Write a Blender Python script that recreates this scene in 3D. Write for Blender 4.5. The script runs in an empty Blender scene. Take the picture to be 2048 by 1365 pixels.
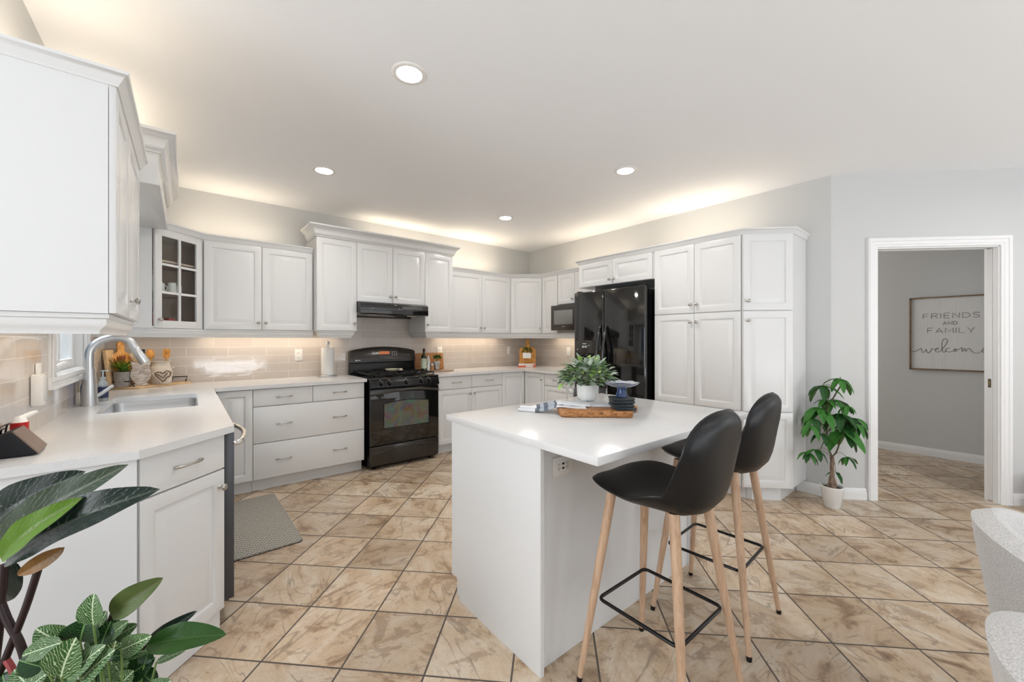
import bpy, bmesh, math, random
from mathutils import Vector, Matrix
PI = math.pi
R = math.radians
C = bpy.context.scene.collection
scene = bpy.context.scene

# ---------------------------------------------------------------- camera, world, exposure
cam_d = bpy.data.cameras.new('camera'); cam = bpy.data.objects.new('camera', cam_d); C.objects.link(cam)
cam_d.sensor_width = 36.0; cam_d.lens = 36.0*795.4/2048
cam_d.shift_y = -2.7/2048
cam_d.clip_start = 0.05
cam.location = (0, 0, 1.30); cam.rotation_euler = (R(90), 0, R(50.68-90))
scene.camera = cam
vs = scene.view_settings
vs.view_transform = 'Standard'; vs.look = 'None'; vs.gamma = 1.0; vs.use_curve_mapping = False
vs.exposure = -0.04
w = bpy.data.worlds.new('sky'); scene.world = w; w.use_nodes = True
nt = w.node_tree; nt.nodes.clear()
bg = nt.nodes.new('ShaderNodeBackground'); out = nt.nodes.new('ShaderNodeOutputWorld')
sky = nt.nodes.new('ShaderNodeTexSky'); sky.sky_type = 'PREETHAM'; sky.turbidity = 5.0; sky.sun_direction = (-.4, -.5, .75)
bg.inputs[1].default_value = 1.05
mixw = nt.nodes.new('ShaderNodeMix'); mixw.data_type = 'RGBA'; mixw.inputs[0].default_value = .6
nt.links.new(sky.outputs[0], mixw.inputs[6]); mixw.inputs[7].default_value = (.95, .98, 1, 1)
nt.links.new(mixw.outputs[2], bg.inputs[0]); nt.links.new(bg.outputs[0], out.inputs[0])

def area(name, loc, rot, sx, sy, power, col, spread=180):
    l = bpy.data.lights.new(name, 'AREA'); l.shape = 'RECTANGLE'; l.size = sx; l.size_y = sy
    l.energy = power; l.color = col; l.spread = R(spread)
    o = bpy.data.objects.new(name, l); C.objects.link(o); o.location = loc; o.rotation_euler = rot
    return o
DAY = (.92, .96, 1.0); WARM = (1.0, .83, .62); LAMP = (1.0, .95, .89)
# daylight entering through the big openings behind the camera
area('daylight', (-2.28, 1.0, 1.30), (0, R(-93), 0), 2.1, 1.5, 33, DAY, 120)
area('daylight', (2.2, -3.58, 1.30), (R(95), 0, 0), 4.2, 2.1, 17, DAY)
# unseen pair of uplights added inside the room to brighten the ceiling
area('ceiling_fill', (-1.75, -2.2, .60), (0, R(-172), 0), .9, 2.2, 34, (.87, .935, 1.0), 140)
area('ceiling_fill', (2.2, -3.40, .60), (R(165), 0, 0), 4.2, .9, 110, (.87, .935, 1.0))
area('daylight', (6.6, -2.5, 1.4), (0, R(92), 0), 1.6, 1.4, 26, DAY)
area('daylight', (5.4, 2.5, 1.7), (R(-90), 0, 0), 1.2, 1.4, 17, (1, .97, .93))  # added fill that brightens the hall; no window opens at this end
area('daylight', (-1.35, 3.25, 2.75), (0, R(-52), 0), .9, 1.1, 60, DAY)
# LED strips on top of the wall cabinets (wash the wall and ceiling)
UP = R(180)
for x, y, sx, sy, p in ((.32, 4.40, .75, .06, 2.2), (1.95, 4.42, .9, .06, 1.6), (2.95, 4.38, .9, .06, 3.4), (3.88, 3.2, .06, 1.1, 2.8),
                        (3.85, 1.9, .06, .9, 3.0), (-.36, 2.25, .06, .5, 1.8), (-.36, 3.3, .06, .9, 1.8)):
    area('led_strip', (x, y, 2.43 if (1 < x < 2.4 or abs(y-3.3) < .01) else 2.215), (UP, 0, 0), sx, sy, p, WARM)
# LED strips under the wall cabinets
for x, y, sx, sy, p in ((.55, 4.47, .9, .03, 2.1), (1.13, 4.47, .32, .03, .5), (2.95, 4.47, 1.0, .03, 2.4), (3.98, 3.55, .03, .85, 1.7), (-.40, 2.3, .03, .75, 1.1), (-.25, 4.3, .25, .03, .7)):
    area('led_strip', (x, y, 1.345), (0, 0, 0), sx, sy, p*.85, WARM)

# ---------------------------------------------------------------- mesh helpers
class MB:
    def __init__(s): s.v = []; s.f = []; s.m = []; s.M = Matrix.Identity(4)
    def add(s, vs, fs, mi=0):
        n = len(s.v)
        s.v += [tuple(s.M @ Vector(p)) for p in vs]
        s.f += [tuple(i+n for i in f) for f in fs]; s.m += [mi]*len(fs)
        return s
    def at(s, loc=(0, 0, 0), rot=(0, 0, 0), sc=(1, 1, 1)):
        from mathutils import Euler
        s.M = Matrix.Translation(loc) @ Euler(rot).to_matrix().to_4x4() @ Matrix.Diagonal((*sc, 1)); return s
    def reset(s): s.M = Matrix.Identity(4); return s
    def box(s, x0, x1, y0, y1, z0, z1, r=0, seg=2, mi=0):
        x0, x1 = min(x0, x1), max(x0, x1); y0, y1 = min(y0, y1), max(y0, y1); z0, z1 = min(z0, z1), max(z0, z1)
        if r <= 0:
            v = [(x, y, z) for z in (z0, z1) for y in (y0, y1) for x in (x0, x1)]
            return s.add(v, [(0, 2, 3, 1), (4, 5, 7, 6), (0, 1, 5, 4), (2, 6, 7, 3), (0, 4, 6, 2), (1, 3, 7, 5)], mi)
        b = bmesh.new(); bmesh.ops.create_cube(b, size=1)
        for q in b.verts: q.co = Vector((x0+(q.co.x+.5)*(x1-x0), y0+(q.co.y+.5)*(y1-y0), z0+(q.co.z+.5)*(z1-z0)))
        r = min(r, (x1-x0)/2.01, (y1-y0)/2.01, (z1-z0)/2.01)
        bmesh.ops.bevel(b, geom=b.edges[:], offset=r, segments=seg, profile=.5, affect='EDGES')
        s.bm(b, mi); return s
    def bm(s, b, mi=0):
        b.verts.index_update()
        s.add([tuple(v.co) for v in b.verts], [tuple(v.index for v in f.verts) for f in b.faces], mi); b.free()
    def prism(s, poly, z0, z1, r=0, mi=0, hole=None):
        b = bmesh.new()
        loop = [Vector((p[0], p[1], z1)) for p in poly]
        if hole:
            hl = [Vector((p[0], p[1], z1)) for p in hole]
            o_ = [b.verts.new(p) for p in loop]; h_ = [b.verts.new(p) for p in hl]
            eo = [b.edges.new((o_[i], o_[(i+1) % len(o_)])) for i in range(len(o_))]
            eh = [b.edges.new((h_[i], h_[(i+1) % len(h_)])) for i in range(len(h_))]
            res = bmesh.ops.triangle_fill(b, use_beauty=True, use_dissolve=False, edges=eo+eh)
            fs = b.faces[:]
            for f in fs:
                if f.normal.z < 0: f.normal_flip()
            ret = bmesh.ops.extrude_face_region(b, geom=fs)
            nv = [g for g in ret['geom'] if isinstance(g, bmesh.types.BMVert)]
            for q in nv: q.co.z = z0
            bmesh.ops.recalc_face_normals(b, faces=b.faces[:])
            s.bm(b, mi); return s
        f = b.faces.new([b.verts.new(p) for p in loop]); f.normal_update()
        if f.normal.z < 0: f.normal_flip()
        ret = bmesh.ops.extrude_face_region(b, geom=[f])
        for q in ret['geom']:
            if isinstance(q, bmesh.types.BMVert): q.co.z = z0
        bmesh.ops.recalc_face_normals(b, faces=b.faces[:])
        if r > 0:
            es = [e for e in b.edges if abs(e.verts[0].co.z-e.verts[1].co.z) < 1e-6]
            bmesh.ops.bevel(b, geom=es, offset=r, segments=2, profile=.5, affect='EDGES')
        s.bm(b, mi); return s
    def lathe(s, prof, n=24, cx=0, cy=0, mi=0, sx=1, sy=1, a0=0):
        v = []; f = []
        k = len(prof)
        for i in range(n):
            a = a0+2*PI*i/n
            for (r, z) in prof: v.append((cx+r*sx*math.cos(a), cy+r*sy*math.sin(a), z))
        for i in range(n):
            j = (i+1) % n
            for q in range(k-1): f.append((i*k+q, j*k+q, j*k+q+1, i*k+q+1))
        if prof[0][0] > 1e-5: f.append(tuple(i*k for i in range(n))[::-1])
        if prof[-1][0] > 1e-5: f.append(tuple(i*k+k-1 for i in range(n)))
        return s.add(v, f, mi)
    def tube(s, pts, r, n=10, closed=False, mi=0, cap=True, flat=None):
        pts = [Vector(p) for p in pts]; N = len(pts)
        rr = r if isinstance(r, (list, tuple)) else [r]*N
        v = []; f = []; prev = None
        for i, p in enumerate(pts):
            if closed: t = pts[(i+1) % N]-pts[(i-1) % N]
            else: t = pts[min(i+1, N-1)]-pts[max(i-1, 0)]
            t.normalize()
            if prev is None:
                u = Vector((0, 0, 1)) if abs(t.z) < .9 else Vector((1, 0, 0))
                u = (u-t*u.dot(t)).normalized()
            else: u = (prev-t*prev.dot(t)).normalized()
            prev = u; w_ = t.cross(u)
            for k in range(n):
                a = 2*PI*k/n
                q = p+(u*math.cos(a)+w_*math.sin(a)*(flat or 1))*rr[i]; v.append(tuple(q))
        M = N if closed else N-1
        for i in range(M):
            j = (i+1) % N
            for k in range(n):
                l = (k+1) % n; f.append((i*n+k, i*n+l, j*n+l, j*n+k))
        if cap and not closed:
            f.append(tuple(range(n))[::-1]); f.append(tuple((N-1)*n+k for k in range(n)))
        return s.add(v, f, mi)
    def sweep(s, path, prof, closed_prof=True, mi=0, caps=True):
        """path: 2D points; prof: (out,z), out measured to the RIGHT of travel; mitred joins"""
        P = [Vector(p) for p in path]; N = len(P); K = len(prof); v = []; f = []
        for i, p in enumerate(P):
            d1 = (P[i]-P[i-1]).normalized() if i > 0 else None
            d2 = (P[i+1]-P[i]).normalized() if i < N-1 else None
            if d1 is None: d1 = d2
            if d2 is None: d2 = d1
            n1 = Vector((d1.y, -d1.x)); n2 = Vector((d2.y, -d2.x))
            m = (n1+n2).normalized(); m = m/max(.2, m.dot(n1))
            for (o, z) in prof: q = p+m*o; v.append((q.x, q.y, z))
        for i in range(N-1):
            for k in range(K if closed_prof else K-1):
                l = (k+1) % K; f.append((i*K+k, (i+1)*K+k, (i+1)*K+l, i*K+l))
        if caps and closed_prof: f.append(tuple(range(K))); f.append(tuple((N-1)*K+k for k in range(K))[::-1])
        b = bmesh.new(); vv = [b.verts.new(q) for q in v]
        for q in f: b.faces.new([vv[i] for i in q])
        bmesh.ops.recalc_face_normals(b, faces=b.faces[:]); s.bm(b, mi); return s
    def rings(s, x0, x1, z0, z1, prof, y=0, mi=0):
        """raised panel in the XZ plane facing -Y; prof: (inset, depth) from the outer edge"""
        v = []; f = []
        for (i, d) in prof: v += [(x0+i, y+d, z0+i), (x1-i, y+d, z0+i), (x1-i, y+d, z1-i), (x0+i, y+d, z1-i)]
        for k in range(len(prof)-1):
            for a in range(4):
                b_ = (a+1) % 4; f.append((k*4+a, k*4+b_, (k+1)*4+b_, (k+1)*4+a))
        k = len(prof)-1; f.append((k*4, k*4+1, k*4+2, k*4+3)); f.append((3, 2, 1, 0))
        return s.add(v, f, mi)
    def ico(s, c, r, sub=2, sc=(1, 1, 1), mi=0):
        b = bmesh.new(); bmesh.ops.create_icosphere(b, subdivisions=sub, radius=r)
        for q in b.verts: q.co = Vector((q.co.x*sc[0]+c[0], q.co.y*sc[1]+c[1], q.co.z*sc[2]+c[2]))
        s.bm(b, mi); return s
    def build(s, name, mats, parent=None, ang=38, label=None, smooth=True):
        me = bpy.data.meshes.new(name); me.from_pydata(s.v, [], s.f)
        for m in (mats if isinstance(mats, (list, tuple)) else [mats]): me.materials.append(m)
        for p, mi in zip(me.polygons, s.m): p.material_index = mi
        me.validate(); me.update()
        if smooth: me.shade_smooth(); me.set_sharp_from_angle(angle=R(ang))
        o = bpy.data.objects.new(name, me); C.objects.link(o)
        if parent: o.parent = parent
        if label: o['label'] = label
        return o

def thing(name, label, cat, loc=(0, 0, 0), rotz=0, group=None):
    o = bpy.data.objects.new(name, None); C.objects.link(o); o.empty_display_size = .05
    o.location = loc; o.rotation_euler = (0, 0, rotz); o['label'] = label; o['category'] = cat
    if group: o['group'] = group
    return o
def tag(o, label, cat, group=None):
    o['label'] = label; o['category'] = cat
    if group: o['group'] = group
    return o
def struct(name, mb, m, parent=None, **k):
    o = mb.build(name, m, parent, **k)
    if not parent: o['kind'] = 'structure'
    return o
def tree_copy(root, loc, rotz, label, group=None):
    r = root.copy(); C.objects.link(r); r.location = loc; r.rotation_euler = (0, 0, rotz); r['label'] = label
    if group: r['group'] = group
    for ch in list(root.children):
        c = ch.copy(); C.objects.link(c); c.parent = r
        for g in ch.children:
            d = g.copy(); C.objects.link(d); d.parent = c
    return r
def text_mb(mb, txt, size, M, sx=1.0, ext=.0008, space=1.0, mi=0):
    cu = bpy.data.curves.new('t', 'FONT'); cu.body = txt; cu.size = size; cu.align_x = 'CENTER'; cu.align_y = 'CENTER'
    cu.extrude = ext; cu.space_character = space; cu.resolution_u = 3
    o = bpy.data.objects.new('t', cu); C.objects.link(o); bpy.context.view_layer.update()
    me = bpy.data.meshes.new_from_object(o.evaluated_get(bpy.context.evaluated_depsgraph_get()))
    mb.add([tuple(M @ Vector((v.co.x*sx, v.co.y, v.co.z))) for v in me.vertices], [tuple(p.vertices) for p in me.polygons], mi)
    bpy.data.objects.remove(o); bpy.data.curves.remove(cu); bpy.data.meshes.remove(me)

# ---------------------------------------------------------------- materials
def mat(name, col, rough=.5, metal=0, spec=.5, coat=0, trans=0, ior=1.45, emis=None, es=0, sheen=0):
    m = bpy.data.materials.new(name); m.use_nodes = True
    b = m.node_tree.nodes['Principled BSDF']
    b.inputs['Base Color'].default_value = (*col, 1); b.inputs['Roughness'].default_value = rough
    b.inputs['Metallic'].default_value = metal; b.inputs['Specular IOR Level'].default_value = spec
    b.inputs['Coat Weight'].default_value = coat; b.inputs['Transmission Weight'].default_value = trans; b.inputs['IOR'].default_value = ior
    b.inputs['Sheen Weight'].default_value = sheen
    if emis: b.inputs['Emission Color'].default_value = (*emis, 1); b.inputs['Emission Strength'].default_value = es
    return m
class NG:
    def __init__(s, m): s.t = m.node_tree; s.b = s.t.nodes['Principled BSDF']
    def n(s, ty, **k):
        q = s.t.nodes.new('ShaderNode'+ty)
        for a, v in k.items(): setattr(q, a, v)
        return q
    def l(s, a, b): s.t.links.new(a, b)
    def setin(s, q, i, v):
        if hasattr(v, 'links'): s.l(v, q.inputs[i])
        else: q.inputs[i].default_value = v
    def math(s, op, a, b=0.0, c=None):
        q = s.n('Math', operation=op); s.setin(q, 0, a); s.setin(q, 1, b)
        if c is not None: s.setin(q, 2, c)
        return q.outputs[0]
    def coord(s, kind='Object'): return s.n('TexCoord').outputs[kind]
    def mapping(s, v, sc=(1, 1, 1), rot=(0, 0, 0), loc=(0, 0, 0)):
        q = s.n('Mapping'); s.l(v, q.inputs[0]); q.inputs['Scale'].default_value = sc; q.inputs['Rotation'].default_value = rot
        q.inputs['Location'].default_value = loc; return q.outputs[0]
    def noise(s, v, sc, det=2, rough=.5, dist=0, out='Fac'):
        q = s.n('TexNoise'); s.l(v, q.inputs['Vector']); q.inputs['Scale'].default_value = sc; q.inputs['Detail'].default_value = det
        q.inputs['Roughness'].default_value = rough; q.inputs['Distortion'].default_value = dist; return q.outputs[out]
    def ramp(s, f, stops, interp='LINEAR'):
        q = s.n('ValToRGB'); s.l(f, q.inputs[0]); e = q.color_ramp; e.interpolation = interp
        while len(e.elements) < len(stops): e.elements.new(.5)
        for i, (p, c) in enumerate(stops):
            e.elements[i].position = p; e.elements[i].color = (*c, 1) if len(c) == 3 else c
        return q.outputs[0]
    def mix(s, f, a, b, mode='MIX'):
        q = s.n('Mix', data_type='RGBA', blend_type=mode); s.setin(q, 0, f)
        for i, v in ((6, a), (7, b)):
            if hasattr(v, 'links'): s.l(v, q.inputs[i])
            else: q.inputs[i].default_value = (*v, 1)
        return q.outputs[2]
    def bump(s, h, st=.2, d=.01):
        q = s.n('Bump'); q.inputs['Strength'].default_value = st; q.inputs['Distance'].default_value = d
        s.l(h, q.inputs['Height']); s.l(q.outputs[0], s.b.inputs['Normal'])
    def col(s, c): s.l(c, s.b.inputs['Base Color'])

WHITE = mat('white_cabinet_paint', (.755, .76, .76), .27)
g = NG(WHITE); v = g.mapping(g.coord(), (1, 1, .06)); g.bump(g.noise(v, 160, 3), .035, .002)
WALL = mat('pale_grey_wall_paint', (.61, .615, .61), .65)
CEIL = mat('ceiling_paint', (.89, .90, .915), .8)
TRIM = mat('white_trim_paint', (.84, .84, .84), .35)
NICKEL = mat('brushed_nickel', (.50, .48, .45), .28, 1)
STEEL = mat('brushed_steel', (.60, .61, .62), .30, 1)
CHROME = mat('polished_steel', (.75, .74, .72), .12, 1)
BLACK = mat('gloss_black', (.005, .005, .005), .06, ior=1.7)
BLACKM = mat('satin_black', (.006, .006, .0065), .26, spec=.4)
IRON = mat('cast_iron', (.010, .010, .010), .5, spec=.4)
BROWNBLK = mat('black_panel', (.034, .029, .024), .16, ior=1.5)
DGREY = mat('graphite_metal', (.075, .077, .085), .35, .3)
def pane_mat(name, tint=(.96, .98, .98), k=.10):
    m = bpy.data.materials.new(name); m.use_nodes = True; t = m.node_tree; t.nodes.clear(); o = t.nodes.new('ShaderNodeOutputMaterial')
    a = t.nodes.new('ShaderNodeBsdfTransparent'); a.inputs[0].default_value = (*tint, 1); b = t.nodes.new('ShaderNodeBsdfGlossy'); b.inputs['Roughness'].default_value = .02
    x = t.nodes.new('ShaderNodeMixShader'); f = t.nodes.new('ShaderNodeLayerWeight'); f.inputs[0].default_value = .5
    q = t.nodes.new('ShaderNodeMath'); q.operation = 'POWER'; t.links.new(f.outputs['Facing'], q.inputs[0]); q.inputs[1].default_value = 4
    q2 = t.nodes.new('ShaderNodeMath'); q2.operation = 'MULTIPLY_ADD'; t.links.new(q.outputs[0], q2.inputs[0]); q2.inputs[1].default_value = .6; q2.inputs[2].default_value = .03; t.links.new(q2.outputs[0], x.inputs[0])
    t.links.new(a.outputs[0], x.inputs[1]); t.links.new(b.outputs[0], x.inputs[2]); t.links.new(x.outputs[0], o.inputs[0]); return m
PANEM = pane_mat('window_glass')
GLASS = mat('clear_glass', (1, 1, 1), .02, trans=1, ior=1.45)
PLATE = mat('white_plastic', (.82, .81, .79), .35)
CERAM = mat('white_ceramic', (.82, .82, .80), .2)
SOIL = mat('potting_soil', (.022, .015, .010), .95)
LEATHER = mat('black_leather', (.006, .006, .0065), .38, spec=.4)
g = NG(LEATHER); v = g.coord(); q = g.n('TexVoronoi'); g.l(v, q.inputs['Vector']); q.inputs['Scale'].default_value = 420; g.bump(q.outputs['Distance'], .12, .001)
LAMPE = mat('lit_lamp_lens', (1, 1, 1), .4, emis=(1, .97, .92), es=7)

QUARTZ = mat('white_quartz', (.80, .79, .78), .20, spec=.3)
g = NG(QUARTZ); v = g.coord(); n1 = g.noise(v, 1.3, 8, .65, 1.8)
vein = g.ramp(g.math('ABSOLUTE', g.math('SUBTRACT', n1, .5)), [(0, (.64, .64, .64)), (.012, (.69, .69, .69)), (1, (.72, .72, .72))])
g.col(g.mix(g.math('MULTIPLY', g.noise(v, .9, 2), 0.9), (.72, .72, .72), vein))

# floor: square stone-look tiles laid at 45 degrees
TILE = mat('stone_floor_tile', (.5, .4, .3), .38)
g = NG(TILE); co = g.coord(); sp = g.n('SeparateXYZ'); g.l(co, sp.inputs[0]); X, Y = sp.outputs[0], sp.outputs[1]
u_ = g.math('DIVIDE', g.math('SUBTRACT', g.math('DIVIDE', g.math('ADD', X, Y), 2**.5), 1.4965), .3335)
v_ = g.math('DIVIDE', g.math('SUBTRACT', g.math('DIVIDE', g.math('SUBTRACT', X, Y), 2**.5), -1.166), .3375)
fu, fv = g.math('FLOOR', u_), g.math('FLOOR', v_)
du = g.math('ABSOLUTE', g.math('SUBTRACT', g.math('FRACT', u_), .5)); dv = g.math('ABSOLUTE', g.math('SUBTRACT', g.math('FRACT', v_), .5))
edge = g.math('MAXIMUM', du, dv)
grout = g.n('MapRange'); g.l(edge, grout.inputs[0]); grout.inputs[1].default_value = .4865; grout.inputs[2].default_value = .4905
cb = g.n('CombineXYZ'); g.l(fu, cb.inputs[0]); g.l(fv, cb.inputs[1])
wn = g.n('TexWhiteNoise', noise_dimensions='2D'); g.l(cb.outputs[0], wn.inputs['Vector'])
vm = g.n('VectorMath', operation='MULTIPLY_ADD'); g.l(wn.outputs['Color'], vm.inputs[0]); vm.inputs[1].default_value = (23, 23, 23); g.l(co, vm.inputs[2])
tv = vm.outputs[0]
vr = g.n('VectorRotate', rotation_type='Z_AXIS'); g.l(tv, vr.inputs['Vector']); g.l(g.math('MULTIPLY', wn.outputs['Value'], 3.1), vr.inputs['Angle'])
tw = vr.outputs[0]
n1 = g.noise(g.mapping(tw, (1, 1.5, 1)), 4.2, 9, .66, .7); n2 = g.noise(tw, 6.5, 10, .74, .6); n3 = g.noise(g.mapping(tw, (.8, 3.0, 1)), 1.8, 2.5, .42, .55); n4 = g.noise(tw, 70, 4, .75)
base = g.ramp(n1, [(.29, (.20, .125, .075)), (.375, (.36, .245, .155)), (.43, (.56, .425, .29)), (.53, (.645, .525, .395)), (.62, (.70, .62, .51)), (.74, (.58, .48, .37))])
base = g.mix(g.math('MULTIPLY', g.ramp(n2, [(.535, (0, 0, 0)), (.575, (1, 1, 1))]), .62), base, (.34, .24, .16))
base = g.mix(g.math('MULTIPLY', g.ramp(n2, [(.34, (1, 1, 1)), (.41, (0, 0, 0))]), .45), base, (.78, .71, .62))
fl = g.math('ABSOLUTE', g.math('SUBTRACT', g.math('FRACT', g.math('MULTIPLY', g.math('ADD', n3, g.math('MULTIPLY', n2, .05)), 10)), .5))
vmask = g.ramp(fl, [(0, (1, 1, 1)), (.045, (.5, .5, .5)), (.10, (0, 0, 0))])
fm = g.ramp(g.noise(tw, 4.5, 3, .6), [(.44, (0, 0, 0)), (.54, (1, 1, 1))])
vmask = g.math('MULTIPLY', vmask, fm)
base = g.mix(g.math('MULTIPLY', vmask, .75), base, (.25, .18, .13))
tone = g.ramp(wn.outputs['Value'], [(0, (.76, .72, .685)), (.5, (.92, .90, .875)), (1, (1.04, 1.01, .97))])
base = g.mix(1.0, base, tone, 'MULTIPLY'); base = g.mix(g.math('MULTIPLY', g.ramp(n4, [(.5, (0, 0, 0)), (.65, (1, 1, 1))]), .30), base, (.40, .31, .23))
g.col(g.mix(grout.outputs[0], base, (.105, .085, .07)))
g.l(g.math('ADD', .30, g.math('MULTIPLY', grout.outputs[0], .5)), g.b.inputs['Roughness'])
hh = g.math('SUBTRACT', g.math('ADD', g.math('MULTIPLY', n2, .25), g.math('MULTIPLY', vmask, -.2)), grout.outputs[0]); g.bump(hh, .35, .004)

# backsplash tile (object coordinates of a panel: x along the wall, z up)
def tile_mat(name, a, b, xo=0):
    m = mat(name, (.6, .5, .45), .07, coat=.4); g = NG(m); co = g.coord(); sp = g.n('SeparateXYZ'); g.l(co, sp.inputs[0]); cb = g.n('CombineXYZ')
    g.l(g.math('ADD', sp.outputs[0], xo), cb.inputs[0]); g.l(g.math('ADD', sp.outputs[2], -.902), cb.inputs[1])
    br = g.n('TexBrick'); g.l(cb.outputs[0], br.inputs['Vector']); br.offset = .36; br.offset_frequency = 2; br.squash = 1
    for k, v in (('Scale', 1), ('Mortar Size', .0022), ('Mortar Smooth', .35), ('Bias', 0), ('Brick Width', .305), ('Row Height', .082)): br.inputs[k].default_value = v
    br.inputs['Color1'].default_value = (*a, 1); br.inputs['Color2'].default_value = (*b, 1); br.inputs['Mortar'].default_value = (.86, .83, .78, 1)
    g.col(g.mix(g.math('MULTIPLY', g.noise(co, 9, 3, .6, .6), .5), br.outputs['Color'], (.60, .54, .49)))
    h = g.math('SUBTRACT', g.math('MULTIPLY', g.noise(co, 11, 2, .5, .5), 1.0), g.math('MULTIPLY', br.outputs['Fac'], .8)); g.bump(h, .22, .006)
    return m
STILE = tile_mat('glossy_beige_subway_tile', (.575, .515, .47), (.645, .585, .535))

def wood(name, c1, c2, c3, sc=6, axis=(1, 12, 12), rough=.45, dist=1.0):
    m = mat(name, c1, rough); g = NG(m); v = g.mapping(g.coord(), axis)
    n = g.noise(v, sc, 5, .6, dist); g.col(g.ramp(n, [(.3, c1), (.5, c2), (.7, c3)])); g.bump(n, .08, .002); return m
OAK = wood('pale_oak_print', (.42, .265, .165), (.55, .365, .24), (.62, .43, .295), 4, (14, 14, 1))
ACACIA = wood('acacia_wood', (.10, .035, .012), (.40, .17, .055), (.60, .30, .12), 7, (4, 16, 10), .4, 1.6)
BOARDW = wood('honey_wood', (.42, .17, .03), (.66, .32, .07), (.74, .40, .11), 3, (9, 9, 1.2), .4)
PINE = wood('light_pine', (.55, .36, .19), (.66, .46, .26), (.72, .53, .32), 3, (2, 9, 9), .5)
# ---------------------------------------------------------------- room shell
H = 2.65
XA, XB, XC, YA = None, 4.09, -.503, 4.58
ROOM = [(-2.3, -3.6), (6.5, -3.6), (6.5, 4.7), (-.65, 4.7), (-.65, 2.06), (-2.3, 2.06)]
f_ = MB().prism(ROOM, -.05, 0); struct('floor', f_, TILE)
f_ = MB().prism(ROOM, H, H+.05); struct('ceiling', f_, CEIL)
struct('wall_back', MB().box(-.65, 4.2, YA, YA+.12, 0, H), WALL)
struct('wall_right', MB().prism([(XB, .865), (XB, YA), (XB+.12, YA), (XB+.12, .865-.02)], 0, H), WALL)
# left wall with the sink window opening y 2.85..3.65, z 1.12..2.1
m = MB(); m.box(XC-.14, XC, 1.94, 2.85, 0, H); m.box(XC-.14, XC, 3.65, YA, 0, H); m.box(XC-.14, XC, 2.85, 3.65, 0, 1.12); m.box(XC-.14, XC, 2.85, 3.65, 2.1, H)
struct('wall_left', m, WALL)
struct('wall_left_return', MB().box(-2.2, XC-.1402, 1.94, 2.06, 0, H), WALL)
m = MB(); m.box(-2.3, -2.2, -3.6, .2, 0, H); m.box(-2.3, -2.2, 1.8, 2.06, 0, H); m.box(-2.3, -2.2, .2, 1.8, 2.4, H); m.box(-2.3, -2.2, .2, 1.8, 0, .3)
struct('wall_far_left', m, WALL)
m = MB(); m.box(-2.3, 0.1, -3.6, -3.5, 0, H); m.box(4.3, 6.5, -3.6, -3.5, 0, H); m.box(.1, 4.3, -3.6, -3.5, 2.4, H); m.box(.1, 4.3, -3.6, -3.5, 0, .3)
struct('wall_rear', m, WALL)
# angled wall with the doorway: runs from P0 along (1,-1)/sqrt2, thickness behind
S2 = 2**.5
def wd(s, o=0): return (XB + s/S2 + o/S2, .865 - s/S2 + o/S2)     # s along the wall, o behind it
m = MB()
def wseg(s0, s1, z0, z1, o0=0, o1=.10): m.prism([wd(s0, o0), wd(s1, o0), wd(s1, o1), wd(s0, o1)], z0, z1)
wseg(0, .345, 0, H); wseg(1.235, 3.3, 0, H); wseg(.345, 1.235, 2.045, H)
struct('wall_angled', m, WALL)
m = MB(); m.box(6.42, 6.5, -2.1, 2.7, 0, H); m.box(4.21, 6.5, 2.6, 2.7, 0, H); struct('wall_hall', m, WALL)
m = MB(); m.box(6.42, 6.5, -3.6, -3.3, 0, H); m.box(6.42, 6.5, -3.3, -1.7, 0, .6); m.box(6.42, 6.5, -3.3, -1.7, 2.2, H); struct('wall_far_right', m, WALL)
# baseboards
BP = [(0, 0), (.016, 0), (.016, .058), (.013, .060), (.013, .068), (.010, .070), (.010, .078), (.006, .084), (.004, .090), (0, .090)]
struct('baseboard_angled', MB().sweep([wd(0), wd(.262)], BP), TRIM)
struct('baseboard_angled', MB().sweep([wd(1.318), wd(3.2)], BP), TRIM)
struct('baseboard_right', MB().sweep([(XB, 1.10), (XB, .865)], BP), TRIM)
struct('baseboard_hall', MB().sweep([(6.42, 2.6), (6.42, -1.5)], BP), TRIM)
# door casing (profile mitred round the opening) as door_1
CP = [(0, 0), (0, .012), (.004, .016), (.018, .016), (.021, .020), (.046, .020), (.050, .026), (.066, .026), (.070, .022), (.075, .022), (.078, 0)]
def casing(mb, s0, s1, z1, P):
    def ring(k, s, z):     # corner points of each mitre
        return s, z
    cs = [((s0, 0), (-1, 0)), ((s0, z1), (-1, 1)), ((s1, z1), (1, 1)), ((s1, 0), (1, 0))]
    v = []; f = []; K = len(CP)
    for (s, z), (a, b) in cs:
        for (t, o) in CP:
            q = P(s+a*t, -o); v.append((q[0], q[1], z+b*t))
    for i in range(3):
        for k in range(K):
            l = (k+1) % K; f.append((i*K+k, (i+1)*K+k, (i+1)*K+l, i*K+l))
    b = bmesh.new(); vv = [b.verts.new(q) for q in v]
    for q in f: b.faces.new([vv[i] for i in q])
    bmesh.ops.recalc_face_normals(b, faces=b.faces[:]); mb.bm(b)
m = MB(); casing(m, .345, 1.235, 2.045, wd)
d1 = m.build('door_1', TRIM); d1['kind'] = 'structure'
m = MB()
for a, b in ((.345, .352), (1.228, 1.235)):
    for o0, o1 in ((-.002, .040), (.076, .102)): m.prism([wd(a, o0), wd(b, o0), wd(b, o1), wd(a, o1)], 0, 2.045)
m.prism([wd(.345, -.002), wd(1.235, -.002), wd(1.235, .040), wd(.345, .040)], 2.035, 2.046); m.prism([wd(.345, .076), wd(1.235, .076), wd(1.235, .102), wd(.345, .102)], 2.035, 2.046)
m.build('jamb', TRIM, d1)
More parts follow.
